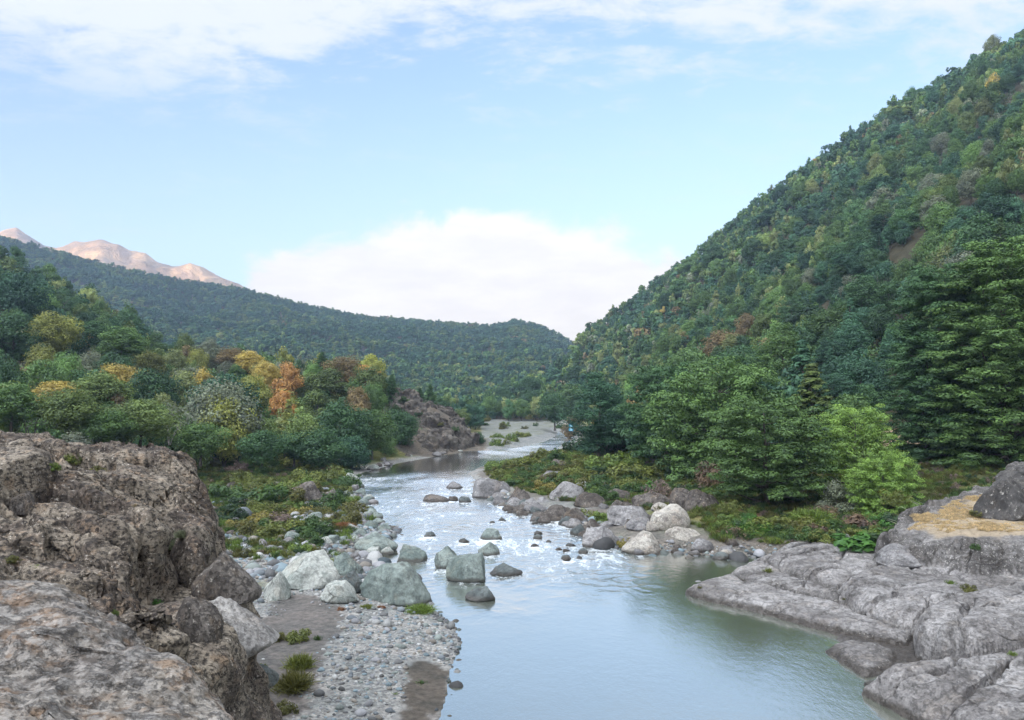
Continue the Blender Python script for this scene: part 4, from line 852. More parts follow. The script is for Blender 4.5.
def woods():
    r = np.random.default_rng(77)
    def jgrid(x0, x1, y0, y1, s):
        gx, gy = np.meshgrid(np.arange(x0, x1, s), np.arange(y0, y1, s)); gx = gx.ravel() + r.uniform(-.42, .42, gx.size) * s; gy = gy.ravel() + r.uniform(-.42, .42, gy.size) * s; return gx, gy
    def in_view(x, y, m=140): p = CX + F * x / np.maximum(y, 1); return (p > -m) & (p < 1024 + m) & (y > 20)
    X, Y = jgrid(-420, 520, 85, 900, 7.0); X2, Y2 = jgrid(-20, 520, 85, 900, 5.7); far_ = lambda x, y: (x / y > .09) & (y > 215); k = ~far_(X, Y); k2 = far_(X2, Y2); X = np.concatenate([X[k], X2[k2]]); Y = np.concatenate([Y[k], Y2[k2]]); k = in_view(X, Y); X, Y = X[k], Y[k]
    px = CX + F * X / Y; sd = river_sd(X, Y); Z = terrain(X, Y); 
    ok = sd > np.where(px < 560, np.where(Y < 150, 26, 9), np.where(Y < 150, np.interp(px, [560, 700, 860, 1024], [38, 24, 26, 24]), 16))
    ok &= ~((px > 468) & (px < 592) & (Y < 300)) & ~((px > 560) & (px < 700) & (Y < 118))
    ok &= ~((px > 408) & (px < 492) & (Y > 195) & (Y < 245)) & ~((px > 870) & (Y < 118))
    ok &= ~((np.abs(px - 895) < 14) & (Y > 85) & (Y < 135))
    ok &= ~((px < 300) & (Y < 112)); ok &= ~((px > 480) & (px < 577) & (Y > 232) & (Y < 392)) & ~((px > 405) & (px < 480) & (Y < 300))
    ok &= ~((px < 560) & (sd < 34) & (Y < 132)) 
    X, Y, Z, px = X[ok], Y[ok], Z[ok], px[ok]
    for t in TREES:
        k = np.hypot(X - t['x'], Y - t['y']) > .27 * t['w'] + 1.0; X, Y, Z, px = X[k], Y[k], Z[k], px[k]
    n = len(X); py = HY - F * (Z - EYE) / Y
    names = list(TINTS); pick = []
    nz = fbm(np.stack([X, Y, 0 * X], 1) / 38, 3) + r.normal(size=n) * .35; nz2 = fbm(np.stack([X, Y, 0 * X], 1) / 60 + 50, 2) + r.normal(size=n) * .3
    kinds = []
    for i in range(n):
        u = r.random(); L = px[i] < 560; c = 'mid green'
        if L:
            if py[i] > 350 and Y[i] < 260: c = 'dark green' if u < .24 else 'mid green' if u < .46 else 'olive green' if u < .66 else 'yellow-green' if u < .76 else 'rusty brown' if u < .80 else 'pale olive' if u < .90 else 'grey-green' if u < .98 else 'yellow'
            else: c = 'deep blue-green' if nz[i] < -.15 else 'dark green' if u < .4 else 'mid green' if u < .75 else 'olive green' if u < .92 else 'pale olive'
        else:
            c = ('deep blue-green' if nz[i] < -.2 else 'dark green' if nz[i] < .15 else 'mid green' if nz[i] < .5 else 'olive green' if nz[i] < .8 else 'pale olive')
            if nz2[i] > .62: c = 'rusty brown' if u < .18 else 'mid green'
            if u > .975: c = 'grey-green'
            if u < .002: c = 'yellow'
        pick.append(c)
        v = r.random(); kinds.append('round' if v < (.88 if L else .88) else 'cone' if v < (.91 if L else .94) else 'bare' if (L or v > .975) else 'layer')
    sz_ = np.exp(r.normal(size=n) * .2); hh = r.uniform(9, 12, n) * sz_ * np.where((px > 584) & (Y > 215), .84, 1) * np.where(px < 560, .92, 1.0) * (1 + .12 * np.clip(nz, -1, 1)); ww = r.uniform(6.2, 8.0, n) * sz_ * np.exp(r.normal(size=n) * .1) * np.where((px > 584) & (Y > 215), .80, 1) * np.where(px < 560, .88, 1.0)
    for i in range(n):
        TREES.append(dict(x=X[i], y=Y[i], z=Z[i] - .5, h=hh[i], w=ww[i] if kinds[i] != 'cone' else ww[i] * .6, kind=kinds[i], color=pick[i], label=None, hero=False, var=None))
    # how much of each is seen: nearest first over a coarse picture
    S = 2; Wd, Hd = 1024 // S, 720 // S; cov = np.zeros((Hd, Wd), bool); yy, xx = np.mgrid[0:Hd, 0:Wd]
    # the near outcrop hides what lies below its skyline
    sk = np.interp(np.arange(Wd) * S, [0, 60, 130, 200, 216, 232, 250], [436, 444, 447, 462, 470, 540, 720]); cov |= (yy * S > sk[None, :])
    order = sorted(range(len(TREES)), key=lambda i: TREES[i]['y'])
    hz = np.full(Wd, 1e9)
    for i in order:
        t = TREES[i]; cx = (CX + F * t['x'] / t['y']) / S; yb = (HY - F * (t['z'] - EYE) / t['y']) / S; yt = (HY - F * (t['z'] + t['h'] - EYE) / t['y']) / S; hw = F * t['w'] / t['y'] / S / 2
        x0, x1, y0, y1 = int(max(cx - hw, 0)), int(min(cx + hw + 1, Wd)), int(max(yt, 0)), int(min(yb + 1, Hd)); t['vis'] = 0
        if x1 <= x0 or y1 <= y0: continue
        sx, sy = xx[y0:y1, x0:x1], yy[y0:y1, x0:x1]; el = ((sx - cx) / max(hw, .6)) ** 2 + ((sy - (yb + yt) / 2) / max((yb - yt) / 2, .6)) ** 2 < 1
        t['vis'] = int((el & ~cov[y0:y1, x0:x1]).sum()); cov[y0:y1, x0:x1] |= el
    for t in TREES:
        if t['hero']: t['vis'] += 10 ** 6
    best = sorted(TREES, key=lambda t: -t['vis'])[:298]
    chosen = set(id(t) for t in best); rest = [t for t in TREES if id(t) not in chosen and t['h'] > 0]
    first = {}
    for t in best:
        ps = NEAR[t['kind']]; k = t['var'] if t['var'] is not None else r.integers(len(ps)); p = ps[int(k) % len(ps)]
        bb = p.setdefault('bb', None)
        if bb is None:
            co = np.empty(len(p['crown'].vertices) * 3, np.float32); p['crown'].vertices.foreach_get('co', co); co = co.reshape(-1, 3); bb = p['bb'] = (np.percentile(np.abs(co[:, :2]), 98) * 2, co[:, 2].max())
        s = (t['w'] / bb[0], t['w'] / bb[0], t['h'] / bb[1]); nm = {'round': 'broadleaf_tree', 'layer': 'layered_tree', 'tall': 'tall_tree', 'cone': 'conifer', 'bare': 'bare_tree'}[t['kind']]
        e = bpy.data.objects.new(nm, None); COL.objects.link(e); e.location = (t['x'], t['y'], t['z']); e.scale = s; e.rotation_euler = (0, 0, r.uniform(0, 6.28)); e.empty_display_size = .5
        c = link('crown', p['crown'], e); tr = link('trunk', p['trunk'], e); col = np.array(TINTS[t['color']]) * (r.uniform(.9, 1.15) if t['hero'] else math.exp(r.normal() * .24)) * GAIN; c['tint'] = [float(q) for q in col]
        cx, yb = to_px(t['x'], t['y'], t['z']); yt = to_px(t['x'], t['y'], t['z'] + t['h'])[1]
        ITEMS.append(dict(o=e, words=t['label'], cat='tree', px=cx, py=(yb + yt) / 2, yt=yt, w=F * t['w'] / t['y'], color=t['color'], kind=t['kind'], group=None, y=t['y'], h=t['h']))
    # the rest of the nearer woods: one object
    A = lambda k: np.array([t[k] for t in rest]); m = len(rest); fn = A('y') > 420
    idx = np.where(fn, 4 + r.integers(0, 3, m), r.integers(0, 4, m)); tint = np.array([TINTS[t['color']] for t in rest]) * np.exp(r.normal(size=(m, 1)) * .2) * GAIN
    s = np.stack([A('w') / 8.0, A('w') / 8.0, A('h') / 10.2], 1)
    scatter('forest', np.stack([A('x'), A('y'), A('z')], 1), r.uniform(0, 6.28, m), s, idx, tint, [merged(p) for p in MIDP + FARP], 'dense mixed forest covering both sides of the gorge')
    # far ridge
    X, Y = jgrid(-1150, 330, 430, 1540, 9.0); k = in_view(X, Y, 60); X, Y = X[k], Y[k]; px = CX + F * X / Y
    Z = terrain(X, Y); yf = interp(px, [(-600, 500), (600, 600)]); ok = ((Y > 650) | (px < 300) & (Y > 430)) & (Z < 330) & (px < 640) & ~((px > 570) & (Y < 900))
    X, Y, Z = X[ok], Y[ok], Z[ok]; m = len(X); nz = fbm(np.stack([X, Y, 0 * X], 1) / 120, 3) + r.normal(size=m) * .4
    cols = np.array([TINTS[q] for q in ('deep blue-green', 'dark green', 'mid green', 'olive green', 'rusty brown')]); ci = np.clip(np.digitize(nz, [-.1, .25, .6, 1.25]), 0, 4)
    tint = cols[ci] * r.uniform(.8, 1.25, (m, 1)) * GAIN * .85
    scatter('distant_forest', np.stack([X, Y, Z - .5], 1), r.uniform(0, 6.28, m), r.uniform(.8, 1.35, m), r.integers(0, 3, m), tint, [merged(p) for p in FARP], 'unbroken blue-green forest on the far ridge')
    print('trees', len(best), 'rest', len(rest), 'far', m, 'min vis', best[-1]['vis'])
GAIN = 2.05
woods()
# ------------------------------------------------------------------ shrubs, grass, cobbles, small man-made things
def shrub_mesh(name, seed, kind):
    r = np.random.default_rng(seed)
    if kind == 'scrub':      # unit: 2 m wide, about 1.1 m high
        nc = 26; d = unit(r.normal(size=(nc, 3))); d[:, 2] = np.abs(d[:, 2]); C = d * r.uniform(.3, .85, (nc, 1)) * np.array([.95, .95, .85]) * (1 + .3 * fbm(d * 2 + seed, 2))[:, None]
        V, Fc, cv = clumps(C, np.full((nc, 3), .26) * r.uniform(.7, 1.3, (nc, 1)), 70, .062, r, asp=1.1)
    elif kind == 'spiky':    # long thin leaves fanning out
        n = 900; a = r.uniform(0, 6.28, n); e = r.uniform(.25, 1.5, n); d = np.stack([np.cos(a) * np.cos(e), np.sin(a) * np.cos(e), np.sin(e)], 1); L = r.uniform(.5, 1.25, n)[:, None]
        b = r.normal(size=(n, 3)) * np.array([.28, .28, .05]); b[:, 2] = np.abs(b[:, 2]); s = unit(np.cross(d, r.normal(size=(n, 3)))) * .022; m = b + d * L * .55; t = b + d * L - np.array([0, 0, 1]) * (L ** 2) * .18
        V = np.stack([b, m + s, t, m - s], 1).reshape(-1, 3); Fc = np.arange(4 * n).reshape(-1, 4); cv = np.repeat(r.uniform(.2, 1, n), 4)
    elif kind == 'broad':    # big-leaved plant
        nc = 30; d = unit(r.normal(size=(nc, 3))); d[:, 2] = np.abs(d[:, 2]) * .7; C = d * r.uniform(.3, 1, (nc, 1)) * np.array([1, 1, .8])
        V, Fc, cv = clumps(C, np.full((nc, 3), .22), 16, .15, r, asp=1.0, up=1.2, spread=.3)
    elif kind == 'dry':
        nc = 20; d = unit(r.normal(size=(nc, 3))); d[:, 2] = np.abs(d[:, 2]); C = d * r.uniform(.3, .9, (nc, 1))
        V, Fc, cv = clumps(C, np.full((nc, 3), .3), 60, .035, r, asp=2.6)
    elif kind == 'tuft':     # grass, unit .8 m high
        n = 130; a = r.uniform(0, 6.28, n); e = r.uniform(.75, 1.5, n); d = np.stack([np.cos(a) * np.cos(e), np.sin(a) * np.cos(e), np.sin(e)], 1); L = r.uniform(.35, .85, n)[:, None]
        b = r.normal(size=(n, 3)) * np.array([.22, .22, 0]); s = unit(np.cross(d, r.normal(size=(n, 3)))) * .024; m = b + d * L * .5; t = b + d * L - np.array([0, 0, 1]) * L ** 2 * .2
        V = np.stack([b, m + s, t, m - s], 1).reshape(-1, 3); Fc = np.arange(4 * n).reshape(-1, 4); cv = np.repeat(r.uniform(0, 1, n), 4)
    V[:, 2] = np.maximum(V[:, 2], -.1)
    return mesh_np(name, V, Fc, False, {'cv': cv}, [LEAF])
SH = {k: [shrub_mesh(k + '_plant', 60 + 5 * i + j, k) for j in range(3 if k == 'scrub' else 2)] for i, k in enumerate(('scrub', 'spiky', 'broad', 'dry', 'tuft'))}
PT = {'yellow-green': (.14, .165, .04), 'lime green': (.13, .19, .04), 'green': (.06, .11, .03), 'dark green': (.035, .065, .025), 'golden': (.22, .19, .05), 'rust-red': (.20, .09, .04), 'grey-green': (.15, .17, .12), 'straw': (.34, .28, .20), 'dry brown': (.16, .11, .08), 'mauve-brown': (.20, .15, .14), 'bright green': (.07, .17, .035), 'olive': (.12, .12, .035)}
SHW = {'scrub': 'rounded shrub', 'spiky': 'spiky-leaved bush', 'broad': 'big-leaved plant', 'dry': 'dry twiggy bush', 'tuft': 'grass tuft'}
def put_shrub(px, py, w, kind, color, seed, words=None, z=None, Y=None, hs=1.0, zone='', cat='shrub'):
    if Y is None:
        x, Y = at(px, py, 1.0)
        for _ in range(7): zz = tz(x, Y) if z is None else z; x, Y = at(px, py, max(zz, 0))
    else: x = (px - CX) / F * Y; zz = z if z is not None else tz(x, Y)
    s = w / F * Y / 2.0 * 1.22; hs = hs * (1.15 if kind in ('scrub', 'dry') else 1); ms = SH[kind]; nm = {'scrub': 'shrub', 'spiky': 'spiky_bush', 'broad': 'broadleaf_plant', 'dry': 'dry_bush', 'tuft': 'grass_tuft'}[kind]
    o = link(nm, ms[seed % len(ms)], None, (x, Y, zz - .05), (0, 0, seed * 1.7 % 6.28), (s, s, s * hs)); o['tint'] = [float(c) * SGAIN for c in PT[color]]
    ITEMS.append(dict(o=o, words=words, cat=cat, px=px, py=py - w * hs * .3, w=w, color=color, kind=kind, group=None, zone=zone))
SGAIN = 1.0
def on_rock(px, py, ob):
    o, n, _, _ = None, None, None, None
    d = Vector(((px - CX) / F, 1, (HY - py) / F)).normalized(); hit, loc, nor, _ = ob.ray_cast(Vector((0, 0, EYE)), d)
    return loc if hit else None
from mathutils import Vector
def crevice_plants():
    bpy.context.view_layer.update(); M = [o for o in COL.objects if o.name == 'rock_outcrop'][0]; S = [o for o in COL.objects if o.name == 'rock_shelf'][0]; K = [o for o in COL.objects if o.name == 'rock_cliff'][0]
    for (px, py, w, kd, c, lab, ob) in [(12,560,16,'scrub','olive','small olive cushion plant at the left edge of the near slab',M),(34,566,10,'scrub','yellow-green','yellow-green cushion beside the olive one on the near slab',M),(112,612,12,'scrub','lime green','lime cushion plant at the edge of the near slab',M),
        (156,602,12,'scrub','bright green','bright little fern in the crack between the two big slabs',M),(72,462,22,'scrub','yellow-green','yellow-green patch on top of the near outcrop',M),(54,468,16,'scrub','lime green','lime patch left of the yellow-green one on the outcrop top',M),(98,470,14,'scrub','olive','olive tuft right of the yellow-green patch on the outcrop',M),
        (170,548,20,'spiky','grey-green','grey-green rosette hanging in the outcrop cleft',M),(183,536,15,'spiky','grey-green','smaller rosette just above the hanging one',M),(136,505,10,'tuft','straw','dry straw tuft in a crack of the outcrop',M),(98,575,10,'tuft','straw','straw tuft under the outcrop face',M),
        (700,588,8,'tuft','olive','tiny olive tuft on the tip of the shelf',S),(950,584,14,'tuft','lime green','tuft growing from a crack below the dry grass',S),(768,572,14,'tuft','yellow-green','small yellow tuft on the low tip of the shelf',S),(845,600,9,'tuft','olive','tiny tuft in a joint of the middle shelf slab',S),(968,590,16,'scrub','olive','olive cushion in the shelf joint at right',S),(1012,655,14,'tuft','lime green','lime tuft at the right margin of the lower shelf',S),(975,548,12,'scrub','green','green plant on the face of the ledge',S)] + [(px,py,w,'scrub',c,l,K) for px,py,w,c,l in ((404,402,14,'green','green shrub on the top of the far cliff'),(418,415,10,'dark green','dark shrub clinging to the upper far cliff'),(402,425,13,'dark green','dark shrub on the near flank of the far cliff'),(412,436,12,'green','green shrub low on the far cliff'),(440,425,8,'olive','olive tuft on the middle of the far cliff'),(455,430,9,'green','green shrub near the river end of the far cliff'),(396,412,16,'green','green bush where the left wood meets the cliff'))]:
        p = on_rock(px, py, ob)
        if p is None: continue
        put_shrub(px, py, w, kd, c, int(px), lab, z=p.z, Y=p.y, hs=.7 if kd == 'scrub' else 1)
def plants():
    crevice_plants()
    r = random.Random(9)
    L = [ # px, foot row, width px, kind, colour, height, label
    (293,690,34,'spiky','olive',1.1,'biggest olive rush clump on the brown sand'),
    (297,640,26,'scrub','yellow-green',.9,'low yellow-green shrub clump on the upper brown sand'),
    (276,640,22,'scrub','olive',.9,'olive shrub close under the tipped pale slab'),
    (300,668,26,'spiky','yellow-green',1.1,'yellow-green rush clump above the biggest one'),
    (258,672,20,'scrub','yellow-green',1.0,'small yellow-green bush at the rubble under the slab'),
    (284,712,24,'scrub','olive',.9,'olive bush at the lower end of the brown sand'),
    (318,640,12,'tuft','green',1.4,'thin green tuft alone on the sand'),
    (420,612,26,'spiky','lime green',.6,'lime grass clump at the foot of the largest green boulder'),
    (367,608,12,'spiky','yellow-green',.7,'small yellow-green tuft at the edge of the gravel bar'),
    (382,608,9,'scrub','rust-red',.8,'tiny rusty tuft beside the yellow-green one on gravel'),
    (341,610,9,'scrub','rust-red',.8,'tiny orange plant in front of the low pale wedge boulder'),
    (420,683,20,'tuft','green',.4,'flat green patch of grass on the damp dark spit'),
    (395,694,10,'tuft','lime green',.6,'small lime tuft beside the damp dark spit'),
    (270,505,56,'scrub','green',.8,'broad green shrub in front of the mauve-brown boulder'),
    (230,500,40,'scrub','green',.9,'green shrub against the outcrop edge'),
    (310,484,44,'scrub','yellow-green',.7,'yellow-green shrub behind the mauve-brown boulder'),
    (345,488,30,'scrub','green',.9,'green shrub by the upright dark boulder'),
    (322,512,32,'scrub','green',.7,'green shrub growing around the mauve-brown boulder'),
    (290,530,40,'scrub','yellow-green',.6,'wide yellow-green shrub on the cobbles'),
    (302,552,28,'scrub','lime green',.7,'lime shrub right behind the cracked pale boulder'),
    (341,568,26,'scrub','yellow-green',.8,'yellow-green shrub behind the upright pale green boulder'),
    (262,522,34,'scrub','golden',.6,'golden shrub among left bank stones'),
    (300,515,30,'scrub','golden',.6,'yellow shrub below the mauve-brown boulder'),
    (343,528,20,'spiky','rust-red',.6,'rust-coloured tuft near the left waterline'),
    (371,522,18,'tuft','lime green',1.4,'slender pale green tuft at the left water edge'),
    (240,528,26,'scrub','golden',.7,'yellowish shrub just past the outcrop edge'),
    (286,494,34,'scrub','lime green',.7,'lime shrub in the left scrub centre'),
    (365,545,20,'scrub','yellow-green',.6,'yellow-green shrub by the flat mossy boulder'),
    # spit and right bank
    (497,468,30,'scrub','lime green',.6,'lime shrub at the tip of the spit'),
    (525,466,34,'scrub','yellow-green',.6,'yellow-green shrub behind the big square grey boulder'),
    (520,485,30,'scrub','green',.5,'dark low shrub above the spit boulders'),
    (547,490,28,'scrub','golden',.7,'golden-green shrub in mid spit'),
    (575,480,40,'scrub','yellow-green',.7,'yellow-green shrub above the white topped boulder'),
    (603,470,46,'scrub','lime green',.8,'lime shrub below the dark tree at the bend'),
    (600,490,30,'tuft','straw',.8,'straw tuft left of the white topped boulder'),
    (632,480,48,'scrub','yellow-green',.8,'wide yellow-green shrub in the right scrub'),
    (620,452,34,'dry','mauve-brown',1.0,'dead mauve bush on the scrub crest'),
    (646,462,44,'scrub','lime green',.8,'lime shrub right of the dead mauve bush'),
    (650,490,26,'broad','bright green',.9,'vivid green leafy plant in the right scrub'),
    (660,500,32,'dry','mauve-brown',1.0,'pinkish dry bush before the widest layered tree'),
    (583,452,36,'scrub','dark green',.9,'dark shrub near the lone rock behind the spit'),
    (606,520,24,'scrub','lime green',.8,'lime bush between the speckled brown boulders'),
    (588,519,26,'scrub','yellow-green',.8,'yellow-green bush behind the shoreline rocks'),
    (625,547,20,'scrub','golden',.9,'golden bush behind the pale speckled boulder'),
    (736,545,36,'scrub','olive',.7,'olive bush over the dark pool inlet'),
    (715,485,40,'dry','dry brown',.9,'brown dry bush at the foot of the widest layered tree'),
    (745,530,34,'scrub','green',.8,'green bush below the olive layered tree'),
    (800,548,40,'scrub','lime green',.7,'lime shrub on the grassy bank by the shelf'),
    (780,545,30,'spiky','yellow-green',.8,'yellow-green rushes on the grassy bank'),
    (835,548,44,'broad','bright green',.8,'bright big-leaved plant at the back of the shelf'),
    (860,545,50,'broad','bright green',.7,'spreading big-leaved plant under the bright green tree'),
    (885,540,40,'broad','green',.8,'big-leaved plant nearest the grassy ledge tip'),
    (905,530,40,'scrub','dark green',.9,'dark shrub under the very tall tree'),
    (925,520,44,'spiky','grey-green',.9,'grey spiky bush behind the ledge tip'),
    (958,506,58,'spiky','grey-green',.9,'largest grey-green spiky bush behind the dry grass'),
    (985,492,48,'scrub','green',.9,'green shrub behind the dry grass ledge'),
    (1010,484,44,'spiky','green',.9,'green arching bush at the right margin'),
    (977,524,14,'scrub','olive',.8,'small olive bush beside the black boulder on the ledge'),
    ]
    for k, (px, py, w, kd, c, hs, lab) in enumerate(L):
        kw = {}
        if px in (206, 222): kw = dict(Y=18.6, z=EYE - (py - HY) / F * 18.6)
        if px == 768: kw = dict(Y=61, z=.7)
        if px == 952: kw = dict(Y=53.5, z=1.9)
        if px == 977: kw = dict(Y=61.5, z=5.2)
        if px == 958: kw = dict(Y=72)
        if px in (985, 1010): kw = dict(Y=80)
        if px == 925: kw = dict(Y=70)
        put_shrub(px, py, w, kd, c, k * 3 + 1, lab, hs=hs, **kw)
    def fill(poly, n, wr, kinds, cols, zone, hs=(.55, .9)):
        xs = [p[0] for p in poly]; ys = [p[1] for p in poly]; c = 0
        while c < n:
            px, py = r.uniform(min(xs), max(xs)), r.uniform(min(ys), max(ys))
            if sd_poly(np.array([px]), np.array([py]), poly)[0] < 0: continue
            c += 1; w = r.uniform(*wr) * (.55 + .45 * (py - HY) / 90); put_shrub(px, py, w, r.choice(kinds), r.choice(cols), r.randrange(99), None, zone=zone, hs=r.uniform(*hs))
    fill([(225,470),(260,465),(300,470),(350,470),(356,490),(362,520),(350,545),(300,548),(240,545),(222,520)], 62, (16, 34), ['scrub'] * 6 + ['dry', 'spiky'], ['yellow-green', 'green', 'olive', 'green', 'dark green', 'olive', 'lime green', 'mauve-brown'], 'in the left bank scrub')
    fill([(484,470),(520,462),(560,456),(590,452),(640,455),(680,475),(700,500),(640,500),(600,500),(540,494),(500,482)], 80, (15, 32), ['scrub'] * 7 + ['dry'], ['yellow-green', 'green', 'green', 'lime green', 'olive', 'olive', 'dark green'], 'on the scrubby spit')
    fill([(700,500),(740,515),(790,520),(900,500),(930,510),(890,545),(760,552),(730,545)], 44, (16, 30), ['scrub', 'scrub', 'broad', 'spiky', 'dry'], ['green', 'lime green', 'bright green', 'olive', 'yellow-green', 'dry brown'], 'on the grassy right bank')
    fill([(488,448),(490,440),(530,436),(545,438),(520,446),(495,449)], 12, (16, 30), ['scrub'], ['lime green', 'yellow-green'], 'on the far pale gravel')
    fill([(470,420),(560,418),(565,429),(490,430)], 12, (8, 18), ['scrub'], ['green', 'lime green', 'olive'], 'at the far edge of the gravel')
plants()
def cover():
    r = np.random.default_rng(5)
    def inpx(poly, n, zg=1.2):
        xs = [p[0] for p in poly]; ys = [p[1] for p in poly]; w = [at(p[0], p[1], zg) for p in poly]; X = r.uniform(min(a[0] for a in w), max(a[0] for a in w), n * 4); Y = r.uniform(min(a[1] for a in w), max(a[1] for a in w), n * 4)
        k = sd_poly(X, Y, w) > 0; return X[k][:n], Y[k][:n]
    # grass and ground plants
    left = inpx([(80,450),(350,450),(355,475),(362,515),(350,545),(300,552),(215,560),(80,560)], 5600); spit = inpx([(482,468),(520,460),(570,448),(640,450),(740,490),(760,530),(700,530),(640,510),(560,500),(500,484)], 3600); slope = inpx([(700,500),(760,480),(900,480),(1024,476),(1100,480),(960,520),(900,545),(760,556),(720,545)], 3600, 2.5)
    X = np.concatenate([left[0], spit[0], slope[0]]); Y = np.concatenate([left[1], spit[1], slope[1]]); sd = river_sd(X, Y); k = (sd > 3.2) & (fbm(np.stack([X, Y, 0 * X], 1) / 5, 3) > -.25); X, Y = X[k], Y[k]; Z = terrain(X, Y); n = len(X)
    cols = np.array([PT[c] for c in ('yellow-green', 'lime green', 'olive', 'green', 'green', 'straw')]); nz = fbm(np.stack([X, Y, 0 * X], 1) / 7 + 3, 3) * 1.6 + r.normal(size=n) * .8 + 2.4
    tint = cols[np.clip(nz.astype(int), 0, 5)] * r.uniform(.7, 1.2, (n, 1)) * SGAIN
    scatter('grass', np.stack([X, Y, Z], 1), r.uniform(0, 6.28, n), r.uniform(.5, 1.25, n), r.integers(0, 2, n), tint, SH['tuft'], 'rough yellow-green grass covering both banks')
    X = np.concatenate([left[0][:1900], spit[0][:1500], slope[0][:1300]]) + .4; Y = np.concatenate([left[1][:1900], spit[1][:1500], slope[1][:1300]]); sd = river_sd(X, Y); k = sd > 4.5; X, Y = X[k], Y[k]; Z = terrain(X, Y); n = len(X)
    cols = np.array([PT[c] for c in ('dark green', 'green', 'yellow-green', 'lime green', 'olive', 'mauve-brown')]); tint = cols[r.integers(0, 6, n)] * r.uniform(.7, 1.15, (n, 1)) * SGAIN
    scatter('undergrowth', np.stack([X, Y, Z], 1), r.uniform(0, 6.28, n), r.uniform(.3, .85, n), np.clip(r.integers(0, 6, n), 0, 4) % 5, tint, SH['scrub'] + SH['dry'], 'low tangled undergrowth between the shrubs')
    # straw on the ledge
    X = r.uniform(29, 60, 24000); Y = r.uniform(55, 78, 24000); led = [(30.6,61.2),(32.5,59.6),(35.5,58.6),(40,57.4),(55,55),(60,76),(50,76),(43,69),(36.5,65.6),(32,63)]
    k = sd_poly(X, Y, led) + fbm(np.stack([X, Y, 0 * X], 1) / 2.2, 2) * .8 > -.1; X, Y = X[k], Y[k]; n = len(X); Z = 3.75 + (Y - 54) * .125 + .095 * (X - 33) - .75 * sst(33, 27.5, X) - .05
    scatter('dry_grass', np.stack([X, Y, Z], 1), r.uniform(0, 6.28, n), r.uniform(.15, .34, n), r.integers(0, 2, n), np.array(PT['straw']) * r.uniform(1.1, 1.9, (n, 1)) * np.array([1.15, 1.1, 1.0]), SH['tuft'], 'straw-coloured dry grass on top of the rock ledge')
    # cobbles and pebbles
    ms = [boulder_mesh(300 + k, 2, 5, .8, mats=[M_PEB], depth=(.7, 1)) for k in range(6)]
    X = r.uniform(-42, 6, 90000); Y = r.uniform(30, 120, 90000) ; X2 = r.uniform(5, 26, 9000); Y2 = r.uniform(60, 95, 9000); X = np.concatenate([X, X2]); Y = np.concatenate([Y, Y2]); sd = river_sd(X, Y)
    sand = [at(*p) for p in [(255,640),(285,600),(320,603),(345,625),(335,650),(320,680),(300,720),(250,760),(230,700)]]; spit_ = [at(*p) for p in [(405,664),(425,660),(440,665),(449,672),(447,695),(438,722),(400,745),(385,730),(402,705),(408,690)]]
    n1 = fbm(np.stack([X, Y, 0 * X], 1) / 4, 2)
    isl = X < interp(Y, [(35, 6), (77, 4), (110, -1)])
    k = (sd > -.5 + n1 * .6) & (sd < np.where(isl, 22, 3.0)) & (sd_poly(X, Y, sand) + n1 * .8 + r.normal(size=len(X)) * .5 < -.1) & (sd_poly(X, Y, spit_) + r.normal(size=len(X)) * .15 < -.05)
    k &= r.uniform(size=len(X)) < np.where(Y < 62, 1, .5) * (1 - .8 * sst(9, 18, sd + n1 * 4))
    X, Y = X[k], Y[k]; n = len(X); Z = terrain(X, Y); s = np.exp(r.normal(size=n) * .62) * np.where(Y < 60, .054, .12) * np.where(sd[k] < 1.2, 1.2, 1); sz = np.stack([s, s * r.uniform(.6, 1, n), s * r.uniform(.7, 1.1, n)], 1)
    cols = np.array([(.26,.26,.27),(.17,.19,.205),(.12,.12,.12),(.36,.36,.35),(.20,.225,.21),(.21,.19,.165),(.18,.235,.26)]); tint = cols[r.integers(0, 7, n)] * r.uniform(.7, 1.25, (n, 1)); wetk = sd[k] < .5; tint[wetk] *= .5
    scatter('gravel', np.stack([X, Y, Z - .02], 1), r.uniform(0, 6.28, n), sz, r.integers(0, 6, n), tint, ms, 'grey and bluish cobbles and pebbles of the gravel bar')
    print('gravel', n)
m_, nt_, out_ = new_mat('pebble'); _t = attr(nt_, 'tint', 'INSTANCER'); principled(nt_, out_, mix(nt_, 1.0, _t, mix(nt_, noise(nt_, objco(nt_), 3, 3), (.7, .7, .7), (1.3, 1.3, 1.3)), 'MULTIPLY'), .75); M_PEB = m_
cover()
def plain(name, c, rough=.6):
    m, nt, out = new_mat(name); n = noise(nt, objco(nt), 8, 4); principled(nt, out, mix(nt, 1.0, mix(nt, 0, c, c), mix(nt, n, (.8, .8, .8), (1.15, 1.15, 1.15)), 'MULTIPLY'), rough); return m
def boxmesh(name, dims, mat, bev=.02):
    import bmesh
    bm = bmesh.new(); bmesh.ops.create_cube(bm, size=1)
    for v in bm.verts: v.co = (v.co.x * dims[0], v.co.y * dims[1], v.co.z * dims[2])
    bmesh.ops.bevel(bm, geom=bm.edges[:], offset=bev, segments=2, affect='EDGES'); me = bpy.data.meshes.new(name); bm.to_mesh(me); bm.free(); me.materials.append(mat); return me
